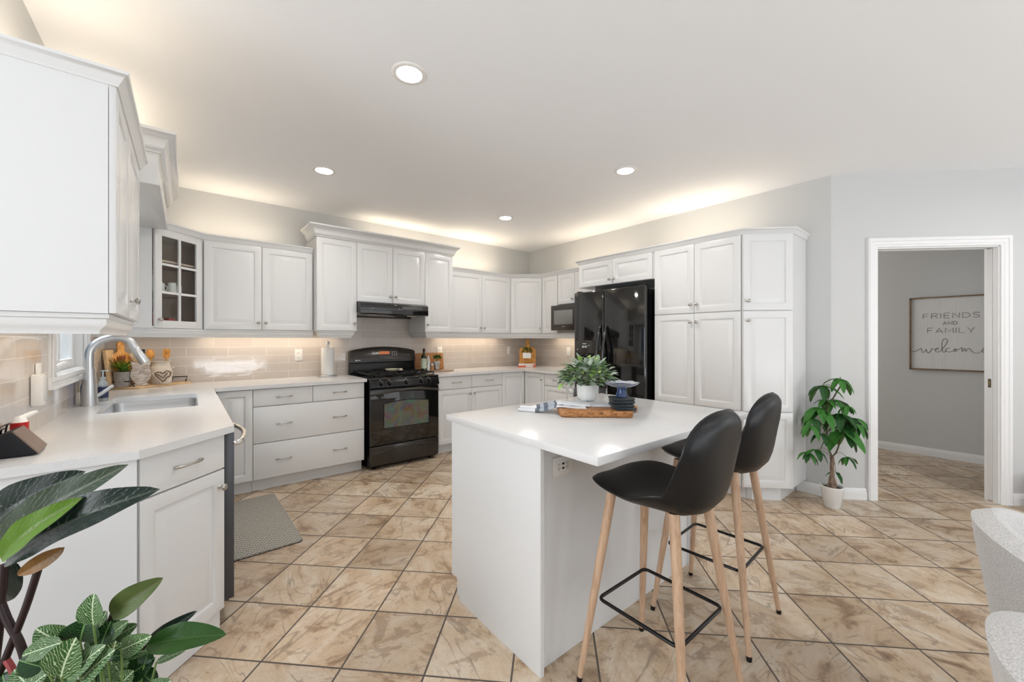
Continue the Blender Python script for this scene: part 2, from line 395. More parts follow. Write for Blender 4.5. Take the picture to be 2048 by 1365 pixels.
m = MB(); m.prism([wd(1.224, .042), wd(1.30, .042), wd(1.30, .074), wd(1.224, .074)], .012, 2.03, r=.002)
pk = m.build('door_2', TRIM); pk['kind'] = 'structure'
m = MB(); m.prism([wd(1.2225, .047), wd(1.225, .047), wd(1.225, .069), wd(1.2225, .069)], .915, .985); lp = m.build('latch_plate', mat('bronze', (.12, .10, .075), .4, .8), pk)
m = MB(); m.prism([wd(1.2215, .054), wd(1.2227, .054), wd(1.2227, .062), wd(1.2215, .062)], .935, .965); m.build('latch_hole', mat('brass_dark', (.30, .2, .07), .4, .8), pk)

# rear and side windows (frames in their openings)
def big_window(n, P, L, z0, z1, nm):
    m = MB()
    def bar(a0, a1, b0, b1): m.prism([P(a0, -.02), P(a1, -.02), P(a1, .06), P(a0, .06)], b0, b1)
    bar(0, L, z0, z0+.06); bar(0, L, z1-.06, z1)
    for i in range(n+1):
        a = i*(L-.06)/n; bar(a, a+.06, z0+.06, z1-.06)
    return struct(nm, m, TRIM)
big_window(3, lambda a, o: (.1+a, -3.5-o), 4.2, .3, 2.4, 'window_2')
big_window(1, lambda a, o: (-2.2-o, .2+a), 1.6, .3, 2.4, 'window_3')
big_window(1, lambda a, o: (6.42+o, -3.3+a), 1.6, .6, 2.2, 'window_4')

# sink window
m = MB()
W1 = m
x = XC
for y0, y1, z0, z1 in ((2.79, 2.85, 1.12, 2.12), (3.65, 3.71, 1.12, 2.12)):
    m.box(x, x+.018, y0, y1, z0, z1, .003); m.box(x+.018, x+.026, y0+.012 if y0 > 3 else y0, y1 if y0 > 3 else y1-.012, z0, z1, .002)
m.box(x, x+.018, 2.79, 3.71, 1.064, 1.122, .003); m.box(x+.016, x+.030, 2.79, 3.71, 1.064, 1.080, .004); m.box(x+.016, x+.026, 2.79, 3.71, 1.10, 1.126, .004)
win = struct('window_1', m, TRIM)
m = MB(); m.box(x-.10, x+.004, 2.85, 3.65, 1.112, 1.132); m.box(x-.10, x, 2.85, 2.862, 1.13, 2.1); m.box(x-.10, x, 3.638, 3.65, 1.13, 2.1); m.box(x-.10, x, 2.85, 3.65, 2.09, 2.1); m.build('window_jamb', TRIM, win)
m = MB()
for y0, y1, z0, z1 in ((2.862, 2.92, 1.132, 2.09), (3.58, 3.638, 1.132, 2.09), (2.92, 3.58, 1.132, 1.185), (2.92, 3.58, 2.04, 2.09), (3.225, 3.275, 1.185, 2.04)): m.box(x-.075, x-.035, y0, y1, z0, z1, .004)
m.build('sash', TRIM, win)
m = MB(); m.box(x-.058, x-.054, 2.92, 3.58, 1.185, 2.04); m.build('pane', PANEM, win)
m = MB(); m.box(x-.034, x-.010, 3.02, 3.11, 1.132, 1.160, .008); m.tube([(x-.02, 3.06, 1.158), (x+.004, 3.085, 1.176), (x+.010, 3.13, 1.180), (x+.012, 3.17, 1.168)], [.009, .008, .007, .006], 8); m.build('crank_handle', PLATE, win)
# weathered board fence outside the sink window
FENCE = mat('blue_grey_boards', (.12, .15, .19), .8); g = NG(FENCE); v = g.mapping(g.coord(), (1, 8, .3)); g.col(g.ramp(g.noise(v, 3, 4, .6), [(.35, (.07, .09, .12)), (.65, (.22, .26, .32))]))
m = MB()
for i in range(22): m.box(-2.0, -1.975, 2.35+i*.15, 2.35+i*.15+.142, -.05, 2.3, .003)
m.box(-1.975, -1.93, 2.3, 5.7, 1.0, 1.09)
fe = m.build('board_fence', FENCE); tag(fe, 'blue-grey vertical board fence seen outside the sink window', 'fence')

# ---------------------------------------------------------------- cabinet makers
DOORP = [(0, .019), (0, .004), (.0015, .0012), (.005, 0), (.050, 0), (.054, .002), (.058, .009), (.063, .0102), (.068, .009), (.092, .0014), (.098, .0004)]
SLABP = [(0, .019), (0, .004), (.0015, .0012), (.005, 0)]
def knob_mb():
    m = MB(); m.at(rot=(R(90), 0, 0))
    m.lathe([(0, 0), (.0085, 0), (.0085, .002), (.0055, .005), (.0045, .012), (.007, .016), (.0125, .019), (.0148, .0235), (.0148, .0265), (.0132, .0285), (.0115, .028), (.0105, .0288), (.006, .0312), (0, .032)], 20)
    m.reset(); return m
KNOB = knob_mb()
def pull_mb():
    m = MB()
    pts = []; rr = []
    for i in range(15):
        t = i/14; x = -.052+.104*t; k = abs(2*t-1)
        pts.append((x, -.024+.016*k**3, 0)); rr.append(.0036+.0032*k**2)
    m.tube(pts, rr, 10)
    for s in (-1, 1):
        m.ico((s*.054, -.010, 0), .0085, 2, (1.35, .75, .85)); m.at((s*.054, 0, 0), (R(90), 0, 0)); m.lathe([(.0045, 0), (.0045, .01)], 10); m.reset()
    return m
PULL = pull_mb()
def inst(src, name, m_, parent, loc):
    if '_me' not in src.__dict__:
        o = src.build(name, m_); src._me = o.data
    else:
        o = bpy.data.objects.new(name, src._me); C.objects.link(o)
    o.parent = parent; o.location = loc; return o
def cab(name, label, cat, loc, rotz, w, d, z0, z1, fronts, toe=False, poly=None, ends=None, group=None, bodymat=None):
    t = thing(name, label, cat, (loc[0], loc[1], 0), rotz, group)
    m = MB()
    if poly: # world polygon -> local
        c_, s_ = math.cos(-rotz), math.sin(-rotz)
        pl = [((p[0]-loc[0])*c_-(p[1]-loc[1])*s_, (p[0]-loc[0])*s_+(p[1]-loc[1])*c_) for p in poly]
        m.prism(pl, z0, z1)
    else: m.box(.0008, w-.0008, .0205, d, z0, z1)
    m.build('body', bodymat or WHITE, t)
    if toe:
        m = MB()
        if poly: pass
        m.box(.001, w-.001, .085, .10, 0, z0-.0005); m.build('toe_kick', WHITE, t)
    for fr in fronts:
        k = fr[0]; x0, x1, a, b = fr[1:5]; m = MB()
        x0 += .0016; x1 -= .0016; a += .0016; b -= .0016
        if k == 'door':
            m.rings(x0, x1, a, b, DOORP); o = m.build('door', WHITE, t)
            if fr[5]: inst(KNOB, 'knob', NICKEL, o, (fr[5][0], 0, fr[5][1]))
        elif k == 'drawer':
            m.rings(x0, x1, a, b, SLABP); o = m.build('drawer', WHITE, t)
            for px in fr[5]: inst(PULL, 'handle', NICKEL, o, (px, 0, (a+b)/2))
        elif k == 'filler':
            m.box(x0-.001, x1+.001, .004, .0205, a, b); m.build('filler_strip', WHITE, t)
    return t
CR, CL, DL, DR = R(-90), R(90), R(45), R(-45)

# --- wall cabinets on the back wall
ZB, ZT = 1.387, 2.147
cab('wall_cabinet', 'white two-door wall cabinet between the glass-door corner cabinet and the tall range-hood cabinets', 'cabinet', (.113, 4.25), 0, .85, .33, ZB, ZT,
    [('door', 0, .421, ZB, ZT, (.421-.028, ZB+.065)), ('door', .421, .842, ZB, ZT, (.421+.028, ZB+.065))])
cab('wall_cabinet', 'white one-door wall cabinet left of the black range hood, above the paper towels', 'cabinet', (.966, 4.13), 0, .378, .45, ZB, 2.295,
    [('door', 0, .378, ZB, 2.292, (.378-.028, ZB+.075))])
cab('wall_cabinet', 'short white two-door wall cabinet directly over the black range hood', 'cabinet', (1.344, 4.13), 0, .76, .45, 1.69, 2.295,
    [('door', 0, .380, 1.69, 2.292, (.352, 1.69+.07)), ('door', .380, .76, 1.69, 2.292, (.408, 1.69+.07))])
cab('wall_cabinet', 'white one-door wall cabinet right of the black range hood, above the olive oil bottle', 'cabinet', (2.104, 4.13), 0, .365, .45, ZB, 2.295,
    [('door', 0, .365, ZB, 2.292, (.03, ZB+.085))])
cab('wall_cabinet', 'white two-door wall cabinet between the range-hood cabinets and the far corner cabinet', 'cabinet', (2.469, 4.25), 0, .985, .33, ZB, ZT,
    [('filler', 0, .022, ZB, ZT), ('door', .022, .508, ZB, ZT, (.48, ZB+.065)), ('door', .508, .985, ZB, ZT, (.536, ZB+.065))])
cab('corner_wall_cabinet', 'white diagonal corner wall cabinet with one solid door above the small wooden paddle board', 'cabinet', (3.455, 4.25), DR, .431, .3, ZB, ZT,
    [('door', 0, .431, ZB, ZT, (.403, ZB+.065))], poly=[(3.456, 4.272), (3.469, 4.265), (3.774, 3.96), (3.78, 3.946), (4.088, 3.946), (4.088, 4.578), (3.456, 4.578)])
cab('wall_cabinet', 'narrow white one-door wall cabinet left of the microwave, beside the corner cabinet', 'cabinet', (3.76, 3.945), CR, .30, .33, ZB, ZT,
    [('door', 0, .29, ZB, ZT, None)])
cab('wall_cabinet', 'short white one-door wall cabinet above the black microwave', 'cabinet', (3.76, 3.645), CR, .612, .33, 1.757, ZT,
    [('door', 0, .289, 1.757, ZT, (.26, 1.757+.06)), ('filler', .289, .612, 1.757, ZT)])
# --- glass-door corner cabinet
t = thing('glass_door_corner_cabinet', 'white diagonal corner wall cabinet with a six-pane glass door', 'cabinet', (-.18, 3.97, 0), DL)
INT = mat('cabinet_interior', (.62, .48, .38), .6)
m = MB(); c45 = math.sqrt(.5)
def loc45(p): dx, dy = p[0]+.18, p[1]-3.97; return (dx*c45+dy*c45, -dx*c45+dy*c45)
pent = [(-.5, 3.97), (-.196, 3.97), (.112, 4.276), (.112, 4.578), (-.5, 4.578)]
def wallseg(a, b, th, mb):
    A, B = Vector(a), Vector(b); d = (B-A).normalized(); n = Vector((-d.y, d.x))*th
    mb.prism([loc45(A), loc45(B), loc45(B+n), loc45(A+n)], ZB, ZT)
for a, b in ((pent[0], pent[1]), (pent[2], pent[3])): wallseg(a, b, .016, m)
pin = [(-.499, 3.972), (-.197, 3.972), (.110, 4.277), (.110, 4.576), (-.499, 4.576)]
for z in (ZB+.0005, ZT-.0165): m.prism([loc45(p) for p in pin], z, z+.016)
m.build('body', WHITE, t)
m = MB(); wallseg(pent[3], pent[4], .01, m); wallseg(pent[4], pent[0], .01, m)
wallseg((-.484, 3.987), (-.2, 3.987), .002, m); wallseg((.095, 4.29), (.095, 4.56), .002, m)
m.build('back_panel', INT, t)
ins = [(-.485, 3.99), (-.21, 3.99), (.09, 4.285), (.09, 4.56), (-.485, 4.56)]
SHZ = (ZB+.016, 1.655, 1.90)
for z in SHZ:
    m = MB(); m.prism([loc45(p) for p in ins], z, z+(.014 if z > ZB+.1 else .002)); m.build('shelf', INT, t)
DWD = .405
m = MB(); w_ = .055
for a, b, c_, d_ in ((.002, w_, ZB+.002, ZT-.002), (DWD-w_, DWD-.002, ZB+.002, ZT-.002), (w_, DWD-w_, ZB+.002, ZB+.06), (w_, DWD-w_, ZT-.058, ZT-.002)): m.box(a, b, 0, .019, c_, d_, .002)
xm = DWD/2; m.box(xm-.009, xm+.009, .002, .014, ZB+.06, ZT-.058)
for z in (ZB+.06+(ZT-ZB-.118)/3, ZB+.06+(ZT-ZB-.118)*2/3): m.box(w_, DWD-w_, .002, .014, z-.009, z+.009)
dr = m.build('door', WHITE, t)
m = MB(); m.box(w_-.004, DWD-w_+.004, .014, .017, ZB+.056, ZT-.054)
PANE = PANEM; m.build('glass_pane', PANE, dr)
inst(KNOB, 'knob', NICKEL, dr, (.028, 0, ZB+.065))

# --- near left wall cabinet
cab('wall_cabinet', 'large white wall cabinet at the left edge with its plain end panel toward the viewer', 'cabinet', (-.18, 1.87), CL, .84, .32, ZB, ZT,
    [('door', 0, .385, ZB, ZT, None), ('door', .385, .84, ZB, ZT, (.385+.03, ZB+.075))])
m = MB(); m.box(-.498, -.115, 2.84, 3.964, 2.125, 2.30, .004); m.tube([(-.113, 2.84, 2.129), (-.113, 3.964, 2.129)], .006, 8)
vl = m.build('window_valance', WHITE); tag(vl, 'white boxed valance bridging the cabinets above the sink window', 'valance')

# --- fridge surround and pantry
XF = 3.465
cab('over_fridge_cabinet', 'short white two-door cabinet above the black refrigerator', 'cabinet', (XF, 3.03), CR, .94, .61, 1.887, ZT,
    [('door', 0, .462, 1.887, ZT, (.435, 1.887+.05)), ('door', .462, .927, 1.887, ZT, (.49, 1.887+.05))])
m = MB(); 
P1 = cab('pantry_cabinet', 'tall white four-door pantry cabinet right beside the black refrigerator', 'cabinet', (XF, 2.085), CR, .775, .61, .11, ZT,
    [('door', .004, .388, 1.535, ZT, (.36, 1.612)), ('door', .388, .772, 1.535, ZT, (.416, 1.612)),
     ('door', .004, .388, .722, 1.532, (.36, 1.455)), ('door', .388, .772, .722, 1.532, (.416, 1.455)),
     ('door', .004, .388, .112, .719, None), ('door', .388, .772, .112, .719, None)], toe=True)
P2 = cab('angled_pantry_cabinet', 'tall white angled pantry cabinet with one door per row, beside the potted money tree', 'cabinet', (3.455, 1.295), DR, .385, .3, .11, ZT,
    [('door', .004, .381, 1.535, ZT, (.034, 1.612)), ('door', .004, .381, .722, 1.532, (.034, 1.455)), ('door', .004, .381, .112, .719, None)],
    poly=[(3.47, 1.308), (3.741, 1.036), (4.088, 1.036), (4.088, 1.308)])
m = MB(); 
c_, s_ = math.cos(R(45)), math.sin(R(45))
def l2(p): dx, dy = p[0]-3.455, p[1]-1.295; return (dx*c_-dy*s_, dx*s_+dy*c_)
m.prism([l2(p) for p in ((3.56, 1.308), (3.56, 1.265), (3.715, 1.11), (4.088, 1.11), (4.088, 1.308))], 0, .1095); m.build('toe_kick', WHITE, P2)

# --- crowns and light rails
LOWC = [(-.004, 0), (.004, 0), (.008, .010), (.012, .014), (.017, .026), (.024, .034), (.030, .037), (.032, .046), (-.004, .046)]
BIGC = [(-.004, 0), (.006, 0), (.009, .014), (.018, .020), (.021, .032), (.028, .056), (.042, .074), (.052, .080), (.056, .090), (.066, .094), (.070, .108), (-.004, .108)]
RAIL = [(-.010, .0), (-.010, -.014), (-.016, -.018), (-.017, -.036), (-.026, -.046), (-.033, -.054), (-.036, -.067), (-.058, -.067), (-.058, 0)]
def mould(path, prof, z, name, label):
    m = MB().sweep(path, [(o, z+q) for o, q in prof]); o = m.build(name, WHITE, ang=50); tag(o, label, 'molding'); return o
mould([(-.5, 1.87), (-.18, 1.87), (-.18, 2.712)], LOWC, ZT, 'crown_molding', 'white crown molding along the top of the nearest left wall cabinet')
mould([(-.186, 3.968), (.113, 4.25), (.955, 4.25)], LOWC, ZT, 'crown_molding', 'low white crown molding over the glass-door corner cabinet and its neighbour')
mould([(.958, 4.45), (.962, 4.13), (2.469, 4.13), (2.469, 4.45)], BIGC, 2.295, 'crown_molding', 'deep white crown molding over the raised range-hood cabinets')
mould([(-.498, 2.836), (-.111, 2.836), (-.111, 3.966), (-.498, 3.966)], [(max(o_,.0006), z_) for o_,z_ in BIGC], 2.295, 'crown_molding', 'deep white crown molding on the valance over the sink window')
mould([(2.475, 4.25), (3.455, 4.25), (3.76, 3.945), (3.76, 3.06)], LOWC, ZT, 'crown_molding', 'low white crown molding over the far corner and microwave cabinets')
mould([(3.80, 3.032), (XF, 3.032), (XF, 1.305), (3.737, 1.033), (4.088, 1.033)], LOWC, ZT, 'crown_molding', 'white crown molding over the refrigerator and pantry cabinets')
mould([(-.497, 1.872), (-.19, 1.872), (-.19, 2.71)], RAIL, ZB-.001, 'light_rail', 'stepped white light rail under the nearest left wall cabinet')
mould([(-.497, 3.972), (-.186, 3.972), (.113, 4.255), (.964, 4.255)], RAIL, ZB-.001, 'light_rail', 'white light rail under the glass-door corner cabinet and its neighbour')
mould([(.972, 4.25), (.972, 4.138), (1.338, 4.138), (1.338, 4.56)], RAIL, ZB-.001, 'light_rail', 'white light rail under the cabinet left of the range hood')
mould([(2.110, 4.56), (2.110, 4.138), (2.463, 4.138), (2.463, 4.25)], RAIL, ZB-.001, 'light_rail', 'white light rail under the cabinet right of the range hood')
mould([(2.47, 4.255), (3.458, 4.255), (3.766, 3.947), (3.766, 3.04)], RAIL, ZB-.001, 'light_rail', 'white light rail under the far corner cabinets and the microwave')

# --- base cabinets
ZC = .882
cab('base_corner_cabinet', 'white raised-panel corner base door left of the drawer bank', 'cabinet', (.19, 3.96), 0, .243, .61, .11, ZC, [('door', 0, .243, .113, ZC-.002, None)], toe=True)
cab('drawer_cabinet', 'white four-drawer base cabinet left of the black stove', 'cabinet', (.433, 3.96), 0, .928, .61, .11, ZC,
    [('drawer', 0, .461, .731, ZC-.002, [.232]), ('drawer', .461, .928, .731, ZC-.002, [.695]), ('drawer', 0, .928, .419, .728, [.229, .695]), ('drawer', 0, .928, .112, .416, [.229, .695])], toe=True)
cab('base_cabinet', 'white two-door base cabinet with two drawers right of the black stove', 'cabinet', (2.18, 3.96), 0, .905, .61, .11, ZC,
    [('drawer', 0, .447, .731, ZC-.002, [.235]), ('drawer', .447, .905, .731, ZC-.002, [.70]), ('door', 0, .447, .112, .728, (.418, .665)), ('door', .447, .905, .112, .728, (.476, .665))], toe=True)
t = cab('lazy_susan_cabinet', 'white corner base cabinet with two doors meeting in the far inner corner', 'cabinet', (3.085, 3.96), 0, .375, .61, .11, ZC, [('door', 0, .372, .112, ZC-.002, None)],
        poly=[(3.086, 3.981), (3.482, 3.981), (3.482, 3.594), (4.088, 3.594), (4.088, 4.578), (3.086, 4.578)])
m = MB(); m.rings(.0016, .3644, .1136, ZC-.0036, DOORP); o = m.build('door', WHITE, t); o.location = (.375, 0, 0); o.rotation_euler = (0, 0, CR); inst(KNOB, 'knob', NICKEL, o, (.335, 0, .80))
m = MB(); m.box(0, .45, .085, .10, 0, .1095); m.box(.465, .48, -.37, .085, 0, .1095); m.build('toe_kick', WHITE, t)
cab('base_cabinet', 'white base cabinet with one drawer and one door beside the black refrigerator', 'cabinet', (3.46, 3.590), CR, .555, .61, .11, ZC,
    [('drawer', 0, .555, .731, ZC-.002, [.22]), ('door', 0, .555, .112, .728, (.52, .665))], toe=True)
# left run: angled cabinet, dishwasher, sink base
t = cab('angled_base_cabinet', 'white angled end base cabinet with one drawer and one raised-panel door by the dishwasher', 'cabinet', (-.131, 1.924), DL, .375, .3, .10, ZC,
    [('drawer', .004, .375, .727, ZC-.002, [.19]), ('door', .004, .375, .102, .724, (.345, .652))],
    poly=[(-.498, 1.928), (-.150, 1.928), (-.138, 1.945), (.118, 2.203), (.118, 2.235), (-.498, 2.235)])
m = MB(); m.box(.004, .36, .012, .03, .004, .0995); m.build('toe_kick', WHITE, t)
m = MB(); m.box(-.26, -.001, -.0, .0, 0, 0)
m = MB()
def l3(p): dx, dy = p[0]+.131, p[1]-1.924; return (dx*c_+dy*s_, -dx*s_+dy*c_)
m.prism([l3(p) for p in ((-.498, 1.91), (-.134, 1.91), (-.134, 1.927), (-.498, 1.927))], 0, ZC); m.build('end_panel', WHITE, t)
DWX = .172
t = thing('dishwasher', 'dark graphite dishwasher with a bowed steel handle under the left worktop', 'dishwasher', (DWX, 2.24, 0), CL)
m = MB(); m.box(.004, .596, .02, .60, .10, .87); m.build('body', DGREY, t)
m = MB(); m.box(.002, .598, 0, .045, .105, .872, .004); dd = m.build('door', DGREY, t)
m = MB(); m.tube([(.03, .0, .815), (.035, -.022, .815)]+[(.035+.53*i/12, -.024-.040*math.sin(PI*i/12), .815) for i in range(13)]+[(.565, 0, .815)], .012, 12); m.build('handle', CHROME, dd)
m = MB(); m.box(.01, .59, .08, .095, 0, .1); m.build('toe_kick', BLACKM, t)
cab('sink_base_cabinet', 'white base cabinet under the sink, past the dishwasher', 'cabinet', (.145, 2.842), CL, .80, .62, .11, .66, [('door', 0, .40, .112, .66, None), ('door', .40, .80, .112, .66, None)], toe=True)

# --- worktops
STOVE_L, STOVE_R = 1.385, 2.150
def rrect(x0, x1, y0, y1, r, n=5):
    P = []
    for cx, cy, a in ((x1-r, y1-r, 0), (x0+r, y1-r, 90), (x0+r, y0+r, 180), (x1-r, y0+r, 270)):
        for i in range(n+1): q = R(a+90*i/n); P.append((cx+r*math.cos(q), cy+r*math.sin(q)))
    return P
SX0, SX1, SY0, SY1 = -.366, .056, 2.957, 3.655
m = MB(); m.prism([(-.501, 1.887), (-.127, 1.887), (.167, 2.181), (.167, 3.935), (1.378, 3.935), (1.378, 4.572), (-.501, 4.572)], ZC+.002, .914, hole=rrect(SX0, SX1, SY0, SY1, .03))
o = m.build('worktop', QUARTZ, ang=30); tag(o, 'white quartz worktop holding the sink, left of the black stove', 'worktop')
m = MB(); m.prism([(2.157, 3.935), (3.43, 3.935), (3.43, 3.025), (4.088, 3.025), (4.088, 4.572), (2.157, 4.572)], ZC+.002, .914)
o = m.build('worktop', QUARTZ, ang=30); tag(o, 'white quartz worktop running from the stove round the far corner to the refrigerator', 'worktop')
m = MB(); P = rrect(SX0+.004, SX1-.004, SY0+.004, SY1-.004, .045, 6)
n = len(P); cx, cy = (SX0+SX1)/2, (SY0+SY1)/2
lv = [(1.03, .8835), (1.0, .883), (.992, .86), (.97, .72), (.90, .70), (.12, .693), (.10, .68)]
v = []; f = []
for k, z in lv: v += [(cx+(p[0]-cx)*k, cy+(p[1]-cy)*k, z) for p in P]
for k in range(len(lv)-1):
    for i in range(n): j = (i+1) % n; f.append((k*n+i, k*n+j, (k+1)*n+j, (k+1)*n+i))
f.append(tuple((len(lv)-1)*n+i for i in range(n))); m.add(v, f)
o = m.build('sink', STEEL, ang=60); tag(o, 'stainless steel undermount sink basin', 'sink')
# --- backsplashes
def splash(label, pts, loc, rot):
    m = MB()
    for x0, x1, z0, z1 in pts: m.box(x0, x1, 0, .006, z0, z1)
    o = m.build('tile_backsplash', STILE, smooth=False); o.location = loc; o.rotation_euler = (0, 0, rot); tag(o, label, 'backsplash'); return o
splash('glossy beige subway tile backsplash on the back wall behind the stove', [(-.497, 4.083, .914, 1.386), (1.345, 2.103, 1.388, 1.70)], (0, 4.5735, 0), 0)
splash('glossy beige subway tile backsplash on the wall by the refrigerator', [(0, 1.55, .914, 1.388)], (4.0835, 4.573, 0), CR)
splash('glossy beige subway tile backsplash on the left wall around the sink window', [(1.94, 2.79, .914, 1.388), (2.79, 3.71, .914, 1.064), (3.71, 4.573, .914, 1.388)], (-.4965, 0, 0), CL)

# --- island
t = thing('kitchen_island', 'white kitchen island with a plain panelled base and white quartz top', 'island', (1.05, 1.125, 0))
IX1 = 1.19
m = MB(); m.box(.018, IX1, .012, .62, 0, .884); m.build('back_panel', WHITE, t)
m = MB(); m.prism([(0, 0), (.020, 0), (.020, .0), (.020, .02), (0, .02)][:4] if 0 else [(0, 0), (.02, 0), (.02, .03), (0, .03)], 0, .884)
v = MB()
# side panel with a toe notch at the far lower corner (profile in the YZ plane)
prof = [(-.012, 0), (.568, 0), (.568, .105), (.642, .105), (.642, .884), (-.012, .884)]
b = bmesh.new(); fc = b.faces.new([b.verts.new((0, y, z)) for y, z in prof]); r_ = bmesh.ops.extrude_face_region(b, geom=[fc])
for q in r_['geom']:
    if isinstance(q, bmesh.types.BMVert): q.co.x = .018
bmesh.ops.recalc_face_normals(b, faces=b.faces[:]); v.bm(b); v.build('side_panel', WHITE, t)
m = MB(); m.box(0, .019, -.016, -.0125, .0, .884); m.build('corner_strip', WHITE, t)
m = MB(); m.box(IX1, IX1+.018, -.012, .642, 0, .884); m.build('side_panel', WHITE, t)
m = MB(); m.box(.02, IX1, .60, .62, .11, .88)
for i in range(3): m.rings(.02+i*.39, .40+i*.39, .115, .88, DOORP)
m = MB(); m.box(.02, IX1, .62, .64, .11, .88, .002); m.build('door', WHITE, t)
m = MB(); m.box(-.012, 1.262, -.298, .680, .8845, .914, .003, 2); m.build('island_top', QUARTZ, t)
m = MB(); m.box(.088, .203, .0045, .0115, .745, .822, .002); op = m.build('outlet_plate', PLATE, t, label='white outlet plate with two sockets and two charging ports')
m = MB(); m.box(.112, .179, .0032, .0046, .762, .802, .001)
ob = m.build('receptacle', PLATE, op)
m = MB()
for cx_ in (.122, .169):
    m.box(cx_-.005, cx_-.0035, .0026, .0034, .774, .782); m.box(cx_+.0035, cx_+.005, .0026, .0034, .774, .782); m.box(cx_-.0015, cx_+.0015, .0026, .0034, .768, .771)
    m.box(cx_-.005, cx_-.0035, .0026, .0034, .788, .796); m.box(cx_+.0035, cx_+.005, .0026, .0034, .788, .796)
for z_ in (.770, .788): m.box(.139, .152, .0026, .0034, z_, z_+.008)
m.build('socket_slots', BLACKM, op)
# ---------------------------------------------------------------- appliances
t = thing('gas_stove', 'black gas stove with a curved backguard, five front knobs and an oven window', 'stove', (1.388, 3.89, 0))
m = MB(); m.box(.006, .754, .030, .655, .035, .895); m.build('body', BLACKM, t)
m = MB()
for x in (.07, .69):
    for y in (.08, .60): m = MB(); m.lathe([(.017, 0), (.017, .008), (.010, .012), (.010, .036)], 12, x, y); m.build('foot', BLACKM, t)
m = MB(); m.box(.004, .756, 0, .032, .050, .236, .006); dw = m.build('storage_drawer', BROWNBLK, t)
m = MB(); m.tube([(.045+.67*i/24, -.006, .168+.040*math.sin(PI*i/24)) for i in range(25)], [.002+.006*math.sin(PI*i/24)**.5 if 0 < i < 24 else .002 for i in range(25)], 8); m.build('drawer_grip', BROWNBLK, dw)
m = MB(); m.box(.004, .756, 0, .034, .246, .802, .007); od = m.build('oven_door', BLACK, t)
WPOLY = [(.142, .408), (.636, .408), (.636, .655)]+[(.636-.494*i/14, .655+.024*math.sin(PI*i/14)) for i in range(1, 14)]+[(.142, .655)]
OWIN = mat('oven_window', (.2, .2, .15), .12, coat=.5); g = NG(OWIN); v = g.coord(); n_ = g.noise(v, 10, 4, .65, .8, 'Color')  # mottled reflection on the oven glass, painted as coloured noise
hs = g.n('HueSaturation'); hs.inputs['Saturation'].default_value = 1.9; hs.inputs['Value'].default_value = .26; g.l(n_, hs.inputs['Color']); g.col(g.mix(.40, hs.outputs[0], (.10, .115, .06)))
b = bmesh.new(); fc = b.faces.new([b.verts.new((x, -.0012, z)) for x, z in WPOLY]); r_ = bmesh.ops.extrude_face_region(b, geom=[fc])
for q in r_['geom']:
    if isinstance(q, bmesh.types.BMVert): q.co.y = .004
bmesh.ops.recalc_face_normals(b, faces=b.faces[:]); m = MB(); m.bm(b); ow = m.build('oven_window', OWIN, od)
m = MB(); m.tube([(x, -.0015, z) for x, z in WPOLY], .004, 6, closed=True); m.build('window_trim', BLACKM, ow)
m = MB(); pts = [(.012, -.004, .752), (.02, -.02, .757)]+[(.03+.70*i/20, -.030-.026*math.sin(PI*i/20), .760+.032*math.sin(PI*i/20)) for i in range(21)]+[(.74, -.02, .757), (.748, -.004, .752)]
m.tube(pts, .013, 12, flat=.8); m.build('handle', BROWNBLK, od)
# control panel: sloped
def yz_extrude(mb, prof, x0, x1, mi=0, r=0):
    b = bmesh.new(); fc = b.faces.new([b.verts.new((x0, y, z)) for y, z in prof]); r_ = bmesh.ops.extrude_face_region(b, geom=[fc])
    for q in r_['geom']:
        if isinstance(q, bmesh.types.BMVert): q.co.x = x1
    bmesh.ops.recalc_face_normals(b, faces=b.faces[:])
    if r: bmesh.ops.bevel(b, geom=b.edges[:], offset=r, segments=2, profile=.5, affect='EDGES')
    mb.bm(b, mi)
m = MB(); yz_extrude(m, [(-.004, .812), (-.016, .822), (.010, .898), (.05, .905), (.05, .812)], .002, .758, r=.003); cp = m.build('control_panel', BLACKM, t)
tilt = math.atan2(.026, .076)
for xk in (.109, .197, .376, .545, .634):
    m = MB(); m.at((xk, -.004, .861), (R(90)-tilt, 0, 0))
    m.lathe([(.024, 0), (.024, .003), (.0195, .006), (.0175, .024), (.015, .028), (0, .028)], 24); m.box(-.004, .004, -.017, .017, .024, .035, .002); k_ = m.build('knob', BLACKM, cp)
    m = MB(); m.at((xk, -.004, .861), (R(90)-tilt, 0, 0)); m.box(-.0008, .0008, .004, .016, .0345, .0356)
    for a in range(-140, 141, 35): m.box(.029*math.sin(R(a))-.001, .029*math.sin(R(a))+.001, .029*math.cos(R(a))-.001, .029*math.cos(R(a))+.001, -.001, .0014)
    m.box(-.006, .006, .033, .036, -.001, .0012); m.build('dial_marks', PLATE, cp)
m = MB(); m.box(.0, .76, .004, .60, .898, .914, .005); ck = m.build('cooktop', BLACK, t)
m = MB()
for x, y, r in ((.17, .17, .045), (.17, .44, .038), (.38, .305, .048), (.59, .17, .038), (.59, .44, .045)): m = MB(); m.lathe([(r, .914), (r, .922), (r*.82, .926), (r*.78, .933), (0, .934)], 20, x, y); m.build('burner', IRON, ck)
